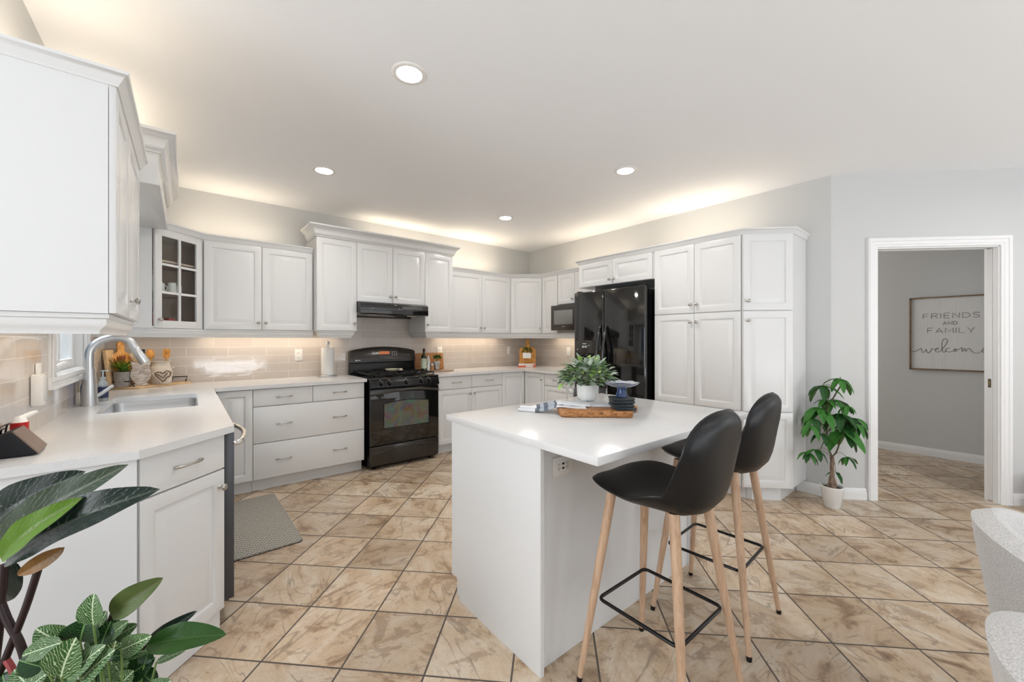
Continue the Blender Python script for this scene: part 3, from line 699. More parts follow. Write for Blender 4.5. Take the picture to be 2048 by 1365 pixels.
for x0, x1 in ((.035, .265), (.272, .488), (.495, .725)):
    m = MB(); z0, z1 = .938, .950; y0, y1 = .045, .565
    for x in (x0, x1-.010): m.box(x, x+.010, y0, y1, z0, z1, .002)
    for y in (y0, (y0+y1)/2-.005, y1-.010): m.box(x0, x1, y, y+.010, z0, z1, .002)
    xc = (x0+x1)/2
    for yc in ((y0+y1)/2-.13, (y0+y1)/2+.13):
        m.box(xc-.004, xc+.004, yc-.12, yc-.03, z0, z1+.002, .002); m.box(xc-.004, xc+.004, yc+.03, yc+.12, z0, z1+.002, .002)
        m.box(x0, xc-.03, yc-.004, yc+.004, z0, z1+.002, .002); m.box(xc+.03, x1, yc-.004, yc+.004, z0, z1+.002, .002)
    for x in (x0+.002, x1-.010):
        for y in (y0+.002, y1-.010): m.box(x, x+.008, y, y+.008, .914, z0)
    m.build('grate', IRON, ck)
m = MB(); yz_extrude(m, [(.600, .900), (.612, 1.045), (.672, 1.045), (.672, .900)], .0, .76, r=.003); bgd = m.build('backguard', BLACKM, t)
# upper curved panel
n_ = 20; v = []; f = []
for i in range(n_+1):
    x = .76*i/n_; top = 1.172+.046*math.sin(PI*i/n_)**.8 if 0 < i < n_ else 1.166
    v += [(x, .590, 1.046), (x, .600, top-.006), (x, .606, top), (x, .668, top), (x, .672, 1.046)]
for i in range(n_):
    for k in range(5): l = (k+1) % 5; f.append((i*5+k, (i+1)*5+k, (i+1)*5+l, i*5+l))
f.append((0, 1, 2, 3, 4)); f.append(tuple(n_*5+k for k in range(5))[::-1]); m = MB(); m.add(v, f)
b = bmesh.new(); vv = [b.verts.new(q) for q in v]; [b.faces.new([vv[i] for i in q]) for q in f]; bmesh.ops.recalc_face_normals(b, faces=b.faces[:]); m = MB(); m.bm(b); bg2 = m.build('backguard_panel', BROWNBLK, t, ang=50)
sl = .010/.166
def bgp(mb, x0, x1, z0, z1, e=.002):
    y0 = .590+(z0-1.046)*sl; y1 = .590+(z1-1.046)*sl
    mb.add([(x0, y0-e, z0), (x1, y0-e, z0), (x1, y1-e, z1), (x0, y1-e, z1), (x0, y0+.004, z0), (x1, y0+.004, z0), (x1, y1+.004, z1), (x0, y1+.004, z1)], [(0, 1, 2, 3), (7, 6, 5, 4), (0, 4, 5, 1), (1, 5, 6, 2), (2, 6, 7, 3), (3, 7, 4, 0)])
m = MB(); bgp(m, .320, .443, 1.132, 1.166); m.build('display', mat('amber_display', (.25, .07, .02), .3, emis=(1, .30, .10), es=.35), bg2)
m = MB()
for i in range(3):
    for z in (1.130, 1.152): bgp(m, .236+i*.027, .254+i*.027, z, z+.010)
for i in range(3):
    for z in (1.114, 1.134, 1.154): bgp(m, .468+i*.026, .484+i*.026, z, z+.010)
for i in range(6): bgp(m, .330+i*.027, .338+i*.027, 1.106, 1.110)
m.build('buttons', mat('button_print', (.36, .36, .36), .4), bg2)
m = MB(); m.at((.062, .5905, 1.070), (R(90), 0, 0)); m.lathe([(.008, -.001), (.008, .0022), (0, .0022)], 16); m.box(.014, .044, -.003, .003, -.001, .0018); m.build('badge', NICKEL, bg2)

t = thing('range_hood', 'black under-cabinet range hood above the stove', 'range hood', (1.347, 4.04, 0))
m = MB(); yz_extrude(m, [(.040, 1.688), (.004, 1.668), (0, 1.570), (.012, 1.560), (.08, 1.562), (.09, 1.575), (.44, 1.560), (.455, 1.548), (.515, 1.548), (.515, 1.688)], 0, .752, r=.003); m.build('body', BLACK, t)
m = MB()
for i in range(7): m.box(.47+i*.030, .488+i*.030, -.001, .004, 1.632, 1.642, .001)
m.box(.44, .68, -.0006, .002, 1.622, 1.652, .001); m.build('control_strip', mat('dark_grey_print', (.10, .10, .10), .35), t)
m = MB(); m.lathe([(.045, 1.5555), (.045, 1.575)], 20, .16, .12); m.lathe([(.045, 1.5555), (.045, 1.575)], 20, .60, .12); m.build('light_lens', mat('hood_lens', (.55, .52, .48), .2), t)

t = thing('refrigerator', 'black side-by-side refrigerator with an ice and water dispenser', 'refrigerator', (3.37, 3.012, 0), CR)
m = MB(); m.box(.006, .888, .066, .70, .02, 1.79); m.build('body', BLACKM, t)
m = MB(); m.box(.0, .403, 0, .060, .10, 1.822, .012, 3); fd = m.build('freezer_door', BLACK, t)
m = MB(); m.box(.409, .892, 0, .060, .10, 1.822, .012, 3); rd = m.build('fridge_door', BLACK, t)
m = MB(); m.box(.01, .882, .03, .066, .02, .095); m.build('kick_grille', BLACKM, t)
m = MB(); m.box(.02, .07, .02, .075, 1.822, 1.836, .004); m.box(.82, .87, .02, .075, 1.822, 1.836, .004); m.build('hinge_covers', BLACKM, t)
for xh, o in ((.368, fd), (.446, rd)):
    m = MB(); pts = [(xh, 0, .74)]+[(xh, -.018-.052*math.sin(PI*i/20), .76+.66*i/20) for i in range(21)]+[(xh, 0, 1.44)]
    m.tube(pts, [.012]+[.012+.004*math.sin(PI*i/20) for i in range(21)]+[.012], 12); m.build('handle', BLACK, o)
m = MB(); m.box(.022, .295, -.005, .004, .83, 1.292, .004); dp = m.build('dispenser_panel', BROWNBLK, fd)
m = MB(); m.box(.045, .285, -.0062, -.004, .85, 1.155, .001); m.build('dispenser_recess', BLACKM, dp)
m = MB(); m.box(.10, .23, -.030, -.006, 1.10, 1.15, .006); m.tube([(.13, -.02, 1.10), (.13, -.02, 1.04)], .012, 10); m.tube([(.20, -.02, 1.10), (.20, -.02, 1.05)], .014, 10); m.box(.10, .225, -.020, -.010, .97, 1.03, .004); m.build('dispenser_paddles', BLACK, dp)
m = MB(); M_ = Matrix.Translation((.152, -.0055, 1.222)) @ Matrix.Rotation(R(90), 4, 'X'); text_mb(m, '6018', .034, M_, 1.0, .0006)
m.box(.125, .180, -.0065, -.004, 1.253, 1.258); m.box(.20, .225, -.0065, -.004, 1.236, 1.239); m.box(.045, .062, -.0065, -.004, 1.190, 1.194); m.build('display_digits', mat('display_print', (.62, .66, .66), .4, emis=(.8, .9, .9), es=.25), dp)

t = thing('microwave', 'dark countertop microwave mounted between wall cabinet and refrigerator', 'microwave', (3.66, 3.672, 0), CR)
m = MB(); m.box(.034, .58, .05, .42, 1.425, 1.733, .004); m.build('body', BLACKM, t)
m = MB(); m.box(0, .612, 0, .048, 1.418, 1.737, .005); md = m.build('door', BROWNBLK, t)
m = MB(); m.box(.056, .375, -.0012, .003, 1.492, 1.672, .001); m.build('window', mat('microwave_window', (.20, .20, .19), .15, coat=.4), md)
m = MB(); m.box(.195, .25, -.001, .002, 1.463, 1.468); m.build('badge', NICKEL, md)

# ---------------------------------------------------------------- ceiling lights
LL = [(.875, 1.89, 'round recessed ceiling light nearest the viewer, above the aisle left of the island'), (.85, 3.40, 'round recessed ceiling light in front of the drawer bank and left wall cabinets'),
      (2.71, 1.88, 'round recessed ceiling light above the island, toward the pantry'), (2.735, 3.45, 'round recessed ceiling light in the far corner over the right base cabinets')]
for x, y, lab in LL:
    t = thing('recessed_ceiling_light', lab, 'ceiling light', (x, y, H))
    m = MB(); m.lathe([(.062, -.001), (.064, -.006), (.078, -.006), (.086, -.003), (.088, 0)], 40); m.build('trim_ring', PLATE, t)
    m = MB(); m.lathe([(0, -.003), (.063, -.003)], 40); v_ = m.build('lens', LAMPE, t)
    l = bpy.data.lights.new('downlight', 'AREA'); l.shape = 'DISK'; l.size = .12; l.energy = 6.5; l.color = LAMP; l.spread = R(165)
    o = bpy.data.objects.new('downlight', l); C.objects.link(o); o.location = (x, y, H-.012)
for x, y in ((1.9, -1.2), (4.2, -.9)):
    l = bpy.data.lights.new('downlight', 'AREA'); l.shape = 'DISK'; l.size = .12; l.energy = 6.5; l.color = LAMP; l.spread = R(165)
    o = bpy.data.objects.new('downlight', l); C.objects.link(o); o.location = (x, y, H-.012)

# ---------------------------------------------------------------- wall plates, sign
def outlet(label, loc, rot, w=.072, h=.118, kind='outlet'):
    t = thing('wall_outlet' if kind == 'outlet' else 'wall_switch', label, kind, loc, rot)
    m = MB(); m.box(-w/2, w/2, -.005, 0, -h/2, h/2, .002); m.build('plate', PLATE, t)
    m = MB()
    if kind == 'outlet':
        for z in (-.020, .020):
            m.box(-.008, -.0062, -.0064, -.004, z-.004, z+.006); m.box(.0062, .008, -.0064, -.004, z-.004, z+.006); m.lathe([(.0025, 0)], 6); m.box(-.002, .002, -.0064, -.004, z-.012, z-.009)
        m.build('slots', BLACKM, t)
        m = MB(); m.box(-.0165, .0165, -.0062, -.004, -.034, -.004, .001); m.box(-.0165, .0165, -.0062, -.004, .004, .034, .001); m.build('receptacle', PLATE, t)
    else: m.box(-.0165, .0165, -.0075, -.004, -.034, .034, .002); m.build('rocker', PLATE, t)
    return t
outlet('white duplex outlet on the tile left of the paper towel holder', (.896, 4.5725, 1.144), 0)
outlet('white outlet on the tile behind the olive oil and board, right of the stove', (2.535, 4.5725, 1.150), 0)
outlet('white switch plate on the back wall tile, left of the corner paddle board', (3.686, 4.5725, 1.143), 0, kind='switch')
outlet('white switch plate on the tile beside the refrigerator', (4.0825, 3.75, 1.135), CR, kind='switch')
outlet('white switch plate on the left wall tile, nearest the sink window', (-.4955, 2.62, 1.140), CL, kind='switch')
outlet('white switch plate on the left wall tile behind the faucet, past the window', (-.4955, 3.86, 1.135), CL, kind='switch')
t = thing('plug_in_dispenser', 'white plug-in night light on the left wall tile below the window casing', 'night light', (-.4955, 2.535, 1.09), CL)
m = MB(); m.box(-.024, .024, -.036, 0, -.065, .065, .006); m.build('body', PLATE, t)
m = MB(); m.box(-.010, .022, -.040, -.034, -.045, .058, .003); m.build('lens', mat('frosted_lens', (.66, .66, .66), .3), t)

SIGNF = wood('sign_frame_wood', (.12, .065, .03), (.20, .12, .06), (.26, .16, .09), 4, (8, 8, 2))
SIGNB = mat('whitewashed_board', (.70, .70, .69), .7); g = NG(SIGNB); n_ = g.noise(g.mapping(g.coord(), (1, 30, 1.5)), 2.2, 5, .7); g.col(g.ramp(n_, [(.30, (.60, .59, .58)), (.42, (.72, .72, .71)), (.7, (.75, .75, .745))]))
t = thing('wall_sign', 'framed wooden sign reading FRIENDS AND FAMILY welcome on the hallway wall', 'sign', (6.42, .325, 0))
m = MB(); m.box(-.022, -.004, -.31, .31, .965, 1.775); m.build('board', SIGNB, t)
m = MB(); z0, z1, y0, y1 = .963, 1.772, -.312, .312
for a in ((y0, y1, z0, z0+.014), (y0, y1, z1-.014, z1), (y0, y0+.014, z0, z1), (y1-.014, y1, z0, z1)): m.box(-.040, 0, *a, .001)
m.build('frame', SIGNF, t)
INK = mat('sign_ink', (.16, .12, .12), .7)
m = MB()
def stroke_text(mb, txt, y_left, y_right, zc, hh, th):
    G = {'F': [[(0, 0), (0, 1), (.62, 1)], [(0, .52), (.5, .52)]], 'R': [[(0, 0), (0, 1), (.5, 1), (.66, .88), (.66, .66), (.5, .52), (0, .52)], [(.38, .52), (.68, 0)]], 'I': [[(0, 0), (0, 1)]],
         'E': [[(.6, 0), (0, 0), (0, 1), (.6, 1)], [(0, .5), (.5, .5)]], 'N': [[(0, 0), (0, 1), (.7, 0), (.7, 1)]], 'D': [[(0, 0), (0, 1), (.4, 1), (.68, .8), (.74, .5), (.68, .2), (.4, 0), (0, 0)]],
         'S': [[(.64, .84), (.48, .98), (.2, 1), (.04, .84), (.08, .62), (.32, .52), (.58, .42), (.66, .22), (.5, .03), (.2, 0), (.02, .15)]], 'A': [[(0, 0), (.38, 1), (.76, 0)], [(.13, .33), (.63, .33)]],
         'M': [[(0, 0), (0, 1), (.42, .25), (.84, 1), (.84, 0)]], 'L': [[(0, 1), (0, 0), (.58, 0)]], 'Y': [[(0, 1), (.36, .45), (.72, 1)], [(.36, .45), (.36, 0)]]}
    W_ = {'F': .62, 'R': .68, 'I': .02, 'E': .6, 'N': .7, 'D': .74, 'S': .66, 'A': .76, 'M': .84, 'L': .58, 'Y': .72}
    tot = sum(W_[c] for c in txt)
    k = 1.28*hh if len(txt) > 3 else 1.05*hh
    gap = ((y_left-y_right)-tot*k)/(len(txt)-1)
    y = y_left
    for c in txt:
        for st in G[c]: mb.tube([(-.0228, y-px*k, zc+(pz-.5)*hh) for px, pz in st], th, 6)
        y -= W_[c]*k+gap
stroke_text(m, 'FRIENDS', .205, -.207, 1.562, .053, .0024); stroke_text(m, 'AND', .052, -.050, 1.482, .034, .0026); stroke_text(m, 'FAMILY', .170, -.172, 1.402, .053, .0024)
def smooth(P, n=4):
    out = []
    for i in range(len(P)-1):
        p0, p1, p2, p3 = P[max(i-1, 0)], P[i], P[i+1], P[min(i+2, len(P)-1)]
        for k in range(n):
            t_ = k/n
            out.append(tuple(.5*((2*b)+(-a+c)*t_+(2*a-5*b+4*c-d)*t_*t_+(-a+3*b-3*c+d)*t_**3) for a, b, c, d in zip(p0, p1, p2, p3)))
    out.append(P[-1]); return out
WEL = [[(0.622, 1.166), (0.597, 1.165), (0.573, 1.18), (0.545, 1.202), (0.54, 1.172), (0.527, 1.156), (0.514, 1.175), (0.506, 1.193), (0.501, 1.167), (0.487, 1.151), (0.47, 1.174), (0.464, 1.201), (0.447, 1.193), (0.426, 1.191), (0.41, 1.205), (0.419, 1.211), (0.434, 1.195), (0.434, 1.174), (0.42, 1.164), (0.398, 1.179), (0.371, 1.22), (0.349, 1.268), (0.349, 1.3), (0.364, 1.31), (0.379, 1.292), (0.387, 1.244), (0.386, 1.195), (0.378, 1.166), (0.366, 1.166), (0.358, 1.184)],
       [(0.331, 1.200), (0.338, 1.209), (0.350, 1.204), (0.357, 1.186), (0.345, 1.168), (0.317, 1.171), (0.299, 1.185), (0.295, 1.2), (0.283, 1.199), (0.281, 1.178), (0.293, 1.171), (0.299, 1.187), (0.285, 1.193), (0.264, 1.196), (0.242, 1.215)],
       [(0.241, 1.218), (0.239, 1.171), (0.228, 1.198), (0.218, 1.206), (0.215, 1.174), (0.202, 1.199), (0.191, 1.21), (0.182, 1.199), (0.172, 1.178), (0.154, 1.161), (0.132, 1.158), (0.112, 1.174), (0.09, 1.193), (0.08, 1.21), (0.09, 1.215), (0.101, 1.193), (0.097, 1.17), (0.08, 1.163), (0.050, 1.175), (.022, 1.17)]]
for P in WEL: m.tube(smooth([(-.0228, y-.325, z) for y, z in P]), .0024, 6)
m.build('lettering', INK, t)

# ---------------------------------------------------------------- bar stools
def shell_grid(ns=34, nt=20):
    """seat-and-back shell; local +y is the front of the seat"""
    cl = [(.225, .740), (.21, .750), (.15, .756), (.05, .746), (-.05, .736), (-.115, .733), (-.158, .745), (-.184, .775), (-.197, .825), (-.206, .90), (-.217, .98), (-.226, 1.045), (-.228, 1.066)]
    cl = smooth([(0, y, z) for y, z in cl], 8); L = [0]
    for i in range(1, len(cl)): L.append(L[-1]+(Vector(cl[i])-Vector(cl[i-1])).length)
    T = L[-1]
    def at(s):
        d = s*T
        for i in range(1, len(L)):
            if L[i] >= d-1e-9:
                k = (d-L[i-1])/max(1e-9, L[i]-L[i-1]); a, b_ = Vector(cl[i-1]), Vector(cl[i]); return a.lerp(b_, k), (b_-a).normalized()
        return Vector(cl[-1]), (Vector(cl[-1])-Vector(cl[-2])).normalized()
    def width(s):
        d = s*T; e = T-d
        w_ = .215 if d < .30 else .215-.017*math.sin(min(1, (d-.30)/.14)*PI/2)
        if d > .44: w_ = .198+.004*math.sin(min(1, (d-.44)/.12)*PI/2)
        r0, r1 = .17, .14
        if d < r0: w_ *= (1-((r0-d)/r0)**2.4)**.5*1.0 if d > 0 else 0
        if e < r1: w_ *= (1-((r1-e)/r1)**2.2)**(1/2.2) if e > 0 else 0
        return w_
    ss = [.5-.5*math.cos(PI*i/ns) for i in range(ns+1)]
    G_in, G_out = [], []
    for s in ss:
        c, tn = at(s); nrm = Vector((0, -tn.z, tn.y)); nrm = -nrm if nrm.dot(Vector((0, .5, 1))) < 0 else nrm
        w_ = max(width(s), .004)
        bend = max(0, min(1, (s*T-.22)/.10))*max(0, min(1, (.60-s*T)/.16)); ri, ro = [], []
        for j in range(nt+1):
            t_ = -1+2*j/nt; lift = (.020+.045*bend)*abs(t_)**2.2*min(1, w_/.19)
            th = .046*(1-abs(t_)**4)*min(1, (w_/.15)) + .006
            p = c+Vector((t_*w_, 0, 0))+nrm*lift
            ri.append(p+nrm*th*.35); ro.append(p-nrm*th*.65)
        G_in.append(ri); G_out.append(ro)
    return G_in, G_out
def make_stool(label, loc, rot):
    t = thing('bar_stool', label, 'bar stool', loc, rot, 'bar stools at the island')
    gi, go = shell_grid(); ns, nt = len(gi), len(gi[0]); v = []; f = []
    for g_ in (gi, go):
        for r_ in g_: v += [tuple(p) for p in r_]
    N = ns*nt
    for i in range(ns-1):
        for j in range(nt-1):
            a = i*nt+j; f.append((a, a+1, a+nt+1, a+nt)); f.append((N+a, N+a+nt, N+a+nt+1, N+a+1))
    for i in range(ns-1):
        a = i*nt; f.append((a, a+nt, N+a+nt, N+a)); a = i*nt+nt-1; f.append((a, N+a, N+a+nt, a+nt))
    for j in range(nt-1):
        a = j; f.append((a, N+a, N+a+1, a+1)); a = (ns-1)*nt+j; f.append((a, a+1, N+a+1, N+a))
    b = bmesh.new(); vv = [b.verts.new(q) for q in v]; [b.faces.new([vv[i] for i in q]) for q in f]
    bmesh.ops.remove_doubles(b, verts=b.verts[:], dist=.0006); bmesh.ops.recalc_face_normals(b, faces=b.faces[:]); m = MB(); m.bm(b); sh = m.build('seat_shell', LEATHER, t, ang=75)
    P = [(gi[i][0]+go[i][0])/2 for i in range(1, ns-1)]+[(gi[ns-1][nt//2]+go[ns-1][nt//2])/2]+[(gi[i][-1]+go[i][-1])/2 for i in range(ns-2, 0, -1)]+[(gi[0][nt//2]+go[0][nt//2])/2]
    m = MB(); m.tube(P, .0032, 6, closed=True); m.build('seam_piping', LEATHER, sh)
    m = MB(); m.box(-.085, .085, -.085, .10, .712, .724, .004); m.build('mounting_plate', BLACKM, t)
    for sx in (-1, 1):
        for sy, yt in ((1, .130), (-1, -.120)):
            m = MB(); A = Vector((sx*.113, yt, .722)); B_ = Vector((sx*.2085, sy*.208, .008)); n_ = 10
            m.tube([A.lerp(B_, i/n_) for i in range(n_+1)], [.0178-.0075*(i/n_)**1.5 for i in range(n_+1)], 16); lg = m.build('leg', OAK, t)
            m = MB(); m.tube([A.lerp(B_, .985), A.lerp(B_, 1.0), Vector((sx*.2088, sy*.2085, 0))], [.0108, .011, .010], 14); m.build('foot_cap', BLACKM, lg)
    m = MB(); k = (.715-.318)/(.707); hx = .113+(.2085-.113)*k-.012; hy = .125+(.208-.125)*k-.012; P = [(x, y, .318) for x, y in rrect(-hx, hx, -hy, hy, .022, 4)]
    m.tube(P, .0065, 10, closed=True); m.build('footrest', BLACKM, t)
    return t
s1 = make_stool('black leather bar stool with wooden legs at the near corner of the island', (1.366, .800, 0), R(0))
s2 = tree_copy(s1, (1.958, .855, 0), R(3), 'black leather bar stool with wooden legs farther along the island, toward the pantry', 'bar stools at the island')

# ---------------------------------------------------------------- dining chairs
FAB = mat('light_grey_boucle', (.56, .54, .52), .95, sheen=.4); g = NG(FAB); v = g.coord(); n_ = g.noise(v, 260, 3, .7); g.col(g.ramp(n_, [(.35, (.42, .41, .40)), (.65, (.66, .64, .62))])); g.bump(n_, .5, .003)
def make_chair(label, loc, rot):
    t = thing('upholstered_dining_chair', label, 'chair', loc, rot, 'grey dining chairs')
    na, A0 = 40, R(115); prof = []
    v = []; f = []; K = 13
    for i in range(na+1):
        a = -A0+2*A0*i/na; hz = .752-.165*(abs(a)/A0)**1.7; k = 0; end = min(1, (A0-abs(a))/.12)
        th = .034*(max(0, end)**.5)+.012
        for j in range(K):
            q = j/(K-1)
            if q <= .4: u = q/.4; z = .40+(hz-.03-.40)*u; r = 1.0-(1-u)*.20; off = th
            elif q < .6: u = (q-.4)/.2; ang = PI*u; z = hz-.03+.03*math.sin(ang); r = 1.0; off = th*math.cos(ang)
            else: u = (q-.6)/.4; z = hz-.03-(hz-.03-.40)*u; r = 1.0-u*.14; off = -th
            x = (.236*r+off)*math.sin(a); y = -(.232*r+off)*math.cos(a)
            v.append((x, y, z))
    for i in range(na):
        for j in range(K-1): f.append((i*K+j, i*K+j+1, (i+1)*K+j+1, (i+1)*K+j))
        f.append((i*K+K-1, i*K, (i+1)*K, (i+1)*K+K-1))
    f.append(tuple(range(K))); f.append(tuple(na*K+j for j in range(K))[::-1])
    b = bmesh.new(); vv = [b.verts.new(q) for q in v]; [b.faces.new([vv[i] for i in q]) for q in f]; bmesh.ops.recalc_face_normals(b, faces=b.faces[:]); m = MB(); m.bm(b); bk = m.build('backrest', FAB, t, ang=60)
    m = MB(); P = []
    for i in range(1, na): a = -A0+2*A0*i/na; hz = .752-.165*(abs(a)/A0)**1.7; P.append(((.236-.030)*math.sin(a), -(.232-.030)*math.cos(a), hz-.018))
    m.tube(P, .003, 6); m.build('seam', FAB, bk)
    m = MB(); m.lathe([(.02, .36), (.185, .36), (.20, .385), (.205, .42), (.19, .455), (.15, .468), (0, .472)], 32, 0, .02); m.build('seat', FAB, t)
    for sx in (-1, 1):
        for sy in (-1, 1): m = MB(); m.tube([(sx*.15, sy*.14, .37), (sx*.21, sy*.20, 0)], [.016, .009], 12); m.build('leg', BLACKM, t)
    return t
c1 = make_chair('light grey upholstered barrel dining chair at the right edge, the farther of two', (2.0, -.22, 0), PI)
c2 = tree_copy(c1, (1.24, -.26, 0), PI, 'light grey upholstered barrel dining chair in the lower right corner, the nearer of two', 'grey dining chairs')

# ---------------------------------------------------------------- mat on the floor
MATF = mat('woven_grey_mat', (.3, .3, .28), .85); g = NG(MATF); v = g.coord(); wv = g.n('TexWave'); g.l(g.mapping(v, (1, 1, 1), (0, 0, R(38))), wv.inputs['Vector']); wv.inputs['Scale'].default_value = 15; wv.inputs['Distortion'].default_value = 1.5; wv.inputs['Detail'].default_value = 1
wv2 = g.n('TexWave'); g.l(g.mapping(v, (1, 1, 1), (0, 0, R(-38))), wv2.inputs['Vector']); wv2.inputs['Scale'].default_value = 15; wv2.inputs['Distortion'].default_value = 1.5
ww = g.math('MULTIPLY', wv.outputs['Fac'], wv2.outputs['Fac']); ww = g.math('ADD', g.math('MULTIPLY', ww, .6), g.math('MULTIPLY', g.noise(v, 90, 2), .5))
g.col(g.ramp(ww, [(.15, (.20, .185, .16)), (.75, (.58, .55, .49))])); g.bump(ww, .5, .003)
m = MB(); m.prism(rrect(-.215, .215, -.505, .505, .03, 4), .004, .012); o = m.build('kitchen_mat', MATF); o.location = (.362, 3.335, 0); o.rotation_euler = (0, 0, R(.8)); tag(o, 'grey woven kitchen mat on the floor in front of the sink cabinets', 'mat')
m = MB(); m.prism(rrect(-.217, .217, -.507, .507, .031, 4), 0, .004); q = m.build('backing', BLACKM, o)
# ---------------------------------------------------------------- things round the sink
def tob(mb, mats, name, label, cat, loc=(0, 0, 0), rot=(0, 0, 0), group=None, **k):
    o = mb.build(name, mats, **k); o.location = loc; o.rotation_euler = rot; return tag(o, label, cat, group)
t = thing('kitchen_faucet', 'tall brushed steel pull-down faucet with a side lever behind the sink', 'faucet', (-.437, 3.36, .914))
m = MB(); m.lathe([(.038, 0), (.038, .004), (.0365, .02), (.031, .12), (.026, .19), (.0245, .215), (0, .215)], 32); m.build('body', STEEL, t)
m = MB(); pts = [(0, 0, .215), (0, 0, .29)]+[(.107-.107*math.cos(R(a)), 0, .292+.107*math.sin(R(a))) for a in range(10, 136, 7)]
e = Vector(pts[-1]); d = Vector((math.sin(R(133)), 0, math.cos(R(133)))); d = Vector((.44, 0, -.898)).normalized(); pts.append(tuple(e+d*.045))
m.tube(pts, .0215, 20); m.build('spout', STEEL, t)
m = MB(); e = e+d*.045; m.tube([e, e+d*.004, e+d*.02, e+d*.098, e+d*.104], [.0222, .0235, .0235, .027, .0255], 20); sp_ = m.build('spray_head', STEEL, t)
m = MB(); q = e+d*.02; m.box(q.x+.018, q.x+.036, -.008, .008, q.z-.022, q.z+.010, .003); m.build('spray_button', BLACKM, sp_)
m = MB(); m.tube([(.020, 0, .052), (.042, 0, .062), (.100, 0, .112)], [.016, .011, .008], 14); m.build('lever', STEEL, t)

m = MB(); poly = [(-.492, 4.345), (-.285, 4.262), (.035, 4.548), (-.005, 4.566), (-.492, 4.566)]
t = thing('serving_tray', 'light wooden corner tray with black metal handles behind the sink', 'tray', (0, 0, .9145))
m.prism(poly, 0, .017, r=.003); m.build('base', PINE, t)
def bail(a, b, h, lean, nm):
    A, B = Vector(a), Vector(b); L = Vector(lean); m = MB(); m.tube([A, A+L+Vector((0, 0, h)), B+L+Vector((0, 0, h)), B], .0045, 8); m.build(nm, BLACKM, t)
bail((-.445, 4.335, .015), (-.315, 4.285, .015), .045, (-.02, -.01, 0), 'handle'); bail((-.10, 4.545, .015), (-.005, 4.552, .015), .045, (.012, 0, 0), 'handle')
TR = .9325
def board_outline(w, h, r, hw, hl):
    P = rrect(-w/2, w/2, 0, h, r, 5); P = [(x, y) for x, y in P]
    out_ = []
    for i, p in enumerate(P): out_.append(p)
    # P order: top-right arc, top-left arc, bottom-left, bottom-right
    tr, tl, bl, br = P[:6], P[6:12], P[12:18], P[18:]
    neck = [(-hw*2.2, h), (-hw*1.2, h+hl*.18), (-hw, h+hl*.45), (-hw*1.05, h+hl*.8), (-hw*.6, h+hl), (hw*.6, h+hl), (hw*1.05, h+hl*.8), (hw, h+hl*.45), (hw*1.2, h+hl*.18), (hw*2.2, h)]
    return tr+neck[::-1]+tl+bl+br
def flat_board(pl, th, r=.003):
    m = MB(); m.prism(pl, -th/2, th/2, r=r); return m
def stand(o, loc, yaw, lean):    # board drawn in XY, stood up and leaned back
    o.location = loc; o.rotation_euler = (R(90)-lean, 0, yaw)
m = flat_board(board_outline(.20, .25, .03, .022, .10), .016); o = m.build('cutting_board', BOARDW); stand(o, (-.385, 4.415, TR+.004), R(33), R(8)); tag(o, 'orange-toned wooden cutting board with a handle leaning in the corner behind the tray', 'cutting board')
m = flat_board(rrect(-.08, .08, 0, .285, .012, 4), .020); o = m.build('cutting_board', PINE); stand(o, (-.440, 4.360, TR+.004), R(80), R(6)); tag(o, 'narrow pale wooden board leaning left of the orange cutting board', 'cutting board')

def leaf_fan(mb, c, n, L, w, el0, el1, mi=0, seed=1, curl=.3):
    rnd = random.Random(seed)
    for i in range(n):
        a = 2*PI*i/n*2.4+rnd.uniform(-.2, .2); el = el0+(el1-el0)*i/n
        d = Vector((math.cos(a)*math.cos(el), math.sin(a)*math.cos(el), math.sin(el))); s = Vector((-math.sin(a), math.cos(a), 0)); u = d.cross(s)*-1
        l = L*rnd.uniform(.8, 1.1); C0 = Vector(c); v = []
        for t_, k in ((0, .35), (.3, .95), (.6, .9), (.85, .5), (1, .02)):
            p = C0+d*l*t_+u*curl*l*(t_**2)*.4
            v += [p-s*w*k, p+u*w*.35*-1*k, p+s*w*k, p+u*w*.25*k]
        f = []
        for j in range(4):
            for q in range(4): r_ = (q+1) % 4; f.append((j*4+q, j*4+r_, (j+1)*4+r_, (j+1)*4+q))
        mb.add([tuple(p) for p in v], f, mi)
t = thing('potted_succulent', 'green and red succulent in a grey pot on the wooden tray', 'plant', (-.385, 4.335, TR))
CONC = mat('grey_marbled_pot', (.34, .32, .30), .5); g = NG(CONC); g.col(g.ramp(g.noise(g.coord(), 9, 4, .6, 1), [(.35, (.24, .225, .21)), (.65, (.46, .44, .42))]))
m = MB(); m.lathe([(.045, 0), (.048, .003), (.056, .118), (.052, .118), (.050, .10), (0, .10)], 28); m.build('pot', CONC, t)
SUC1 = mat('succulent_green', (.10, .22, .03), .4); SUC2 = mat('succulent_red_green', (.22, .17, .03), .4); g = NG(SUC2); sp = g.n('SeparateXYZ'); g.l(g.coord(), sp.inputs[0]); mr = g.n('MapRange'); g.l(sp.outputs[2], mr.inputs[0]); mr.inputs[1].default_value = .17; mr.inputs[2].default_value = .22; g.col(g.mix(mr.outputs[0], (.16, .26, .02), (.30, .09, .03)))
m = MB(); leaf_fan(m, (.01, -.01, .115), 26, .06, .014, .15, 1.3, seed=4); m.build('rosette', SUC1, t)
m = MB(); leaf_fan(m, (-.01, .01, .13), 30, .125, .011, .35, 1.4, seed=7, curl=-.2); m.build('spiky_leaves', SUC2, t)

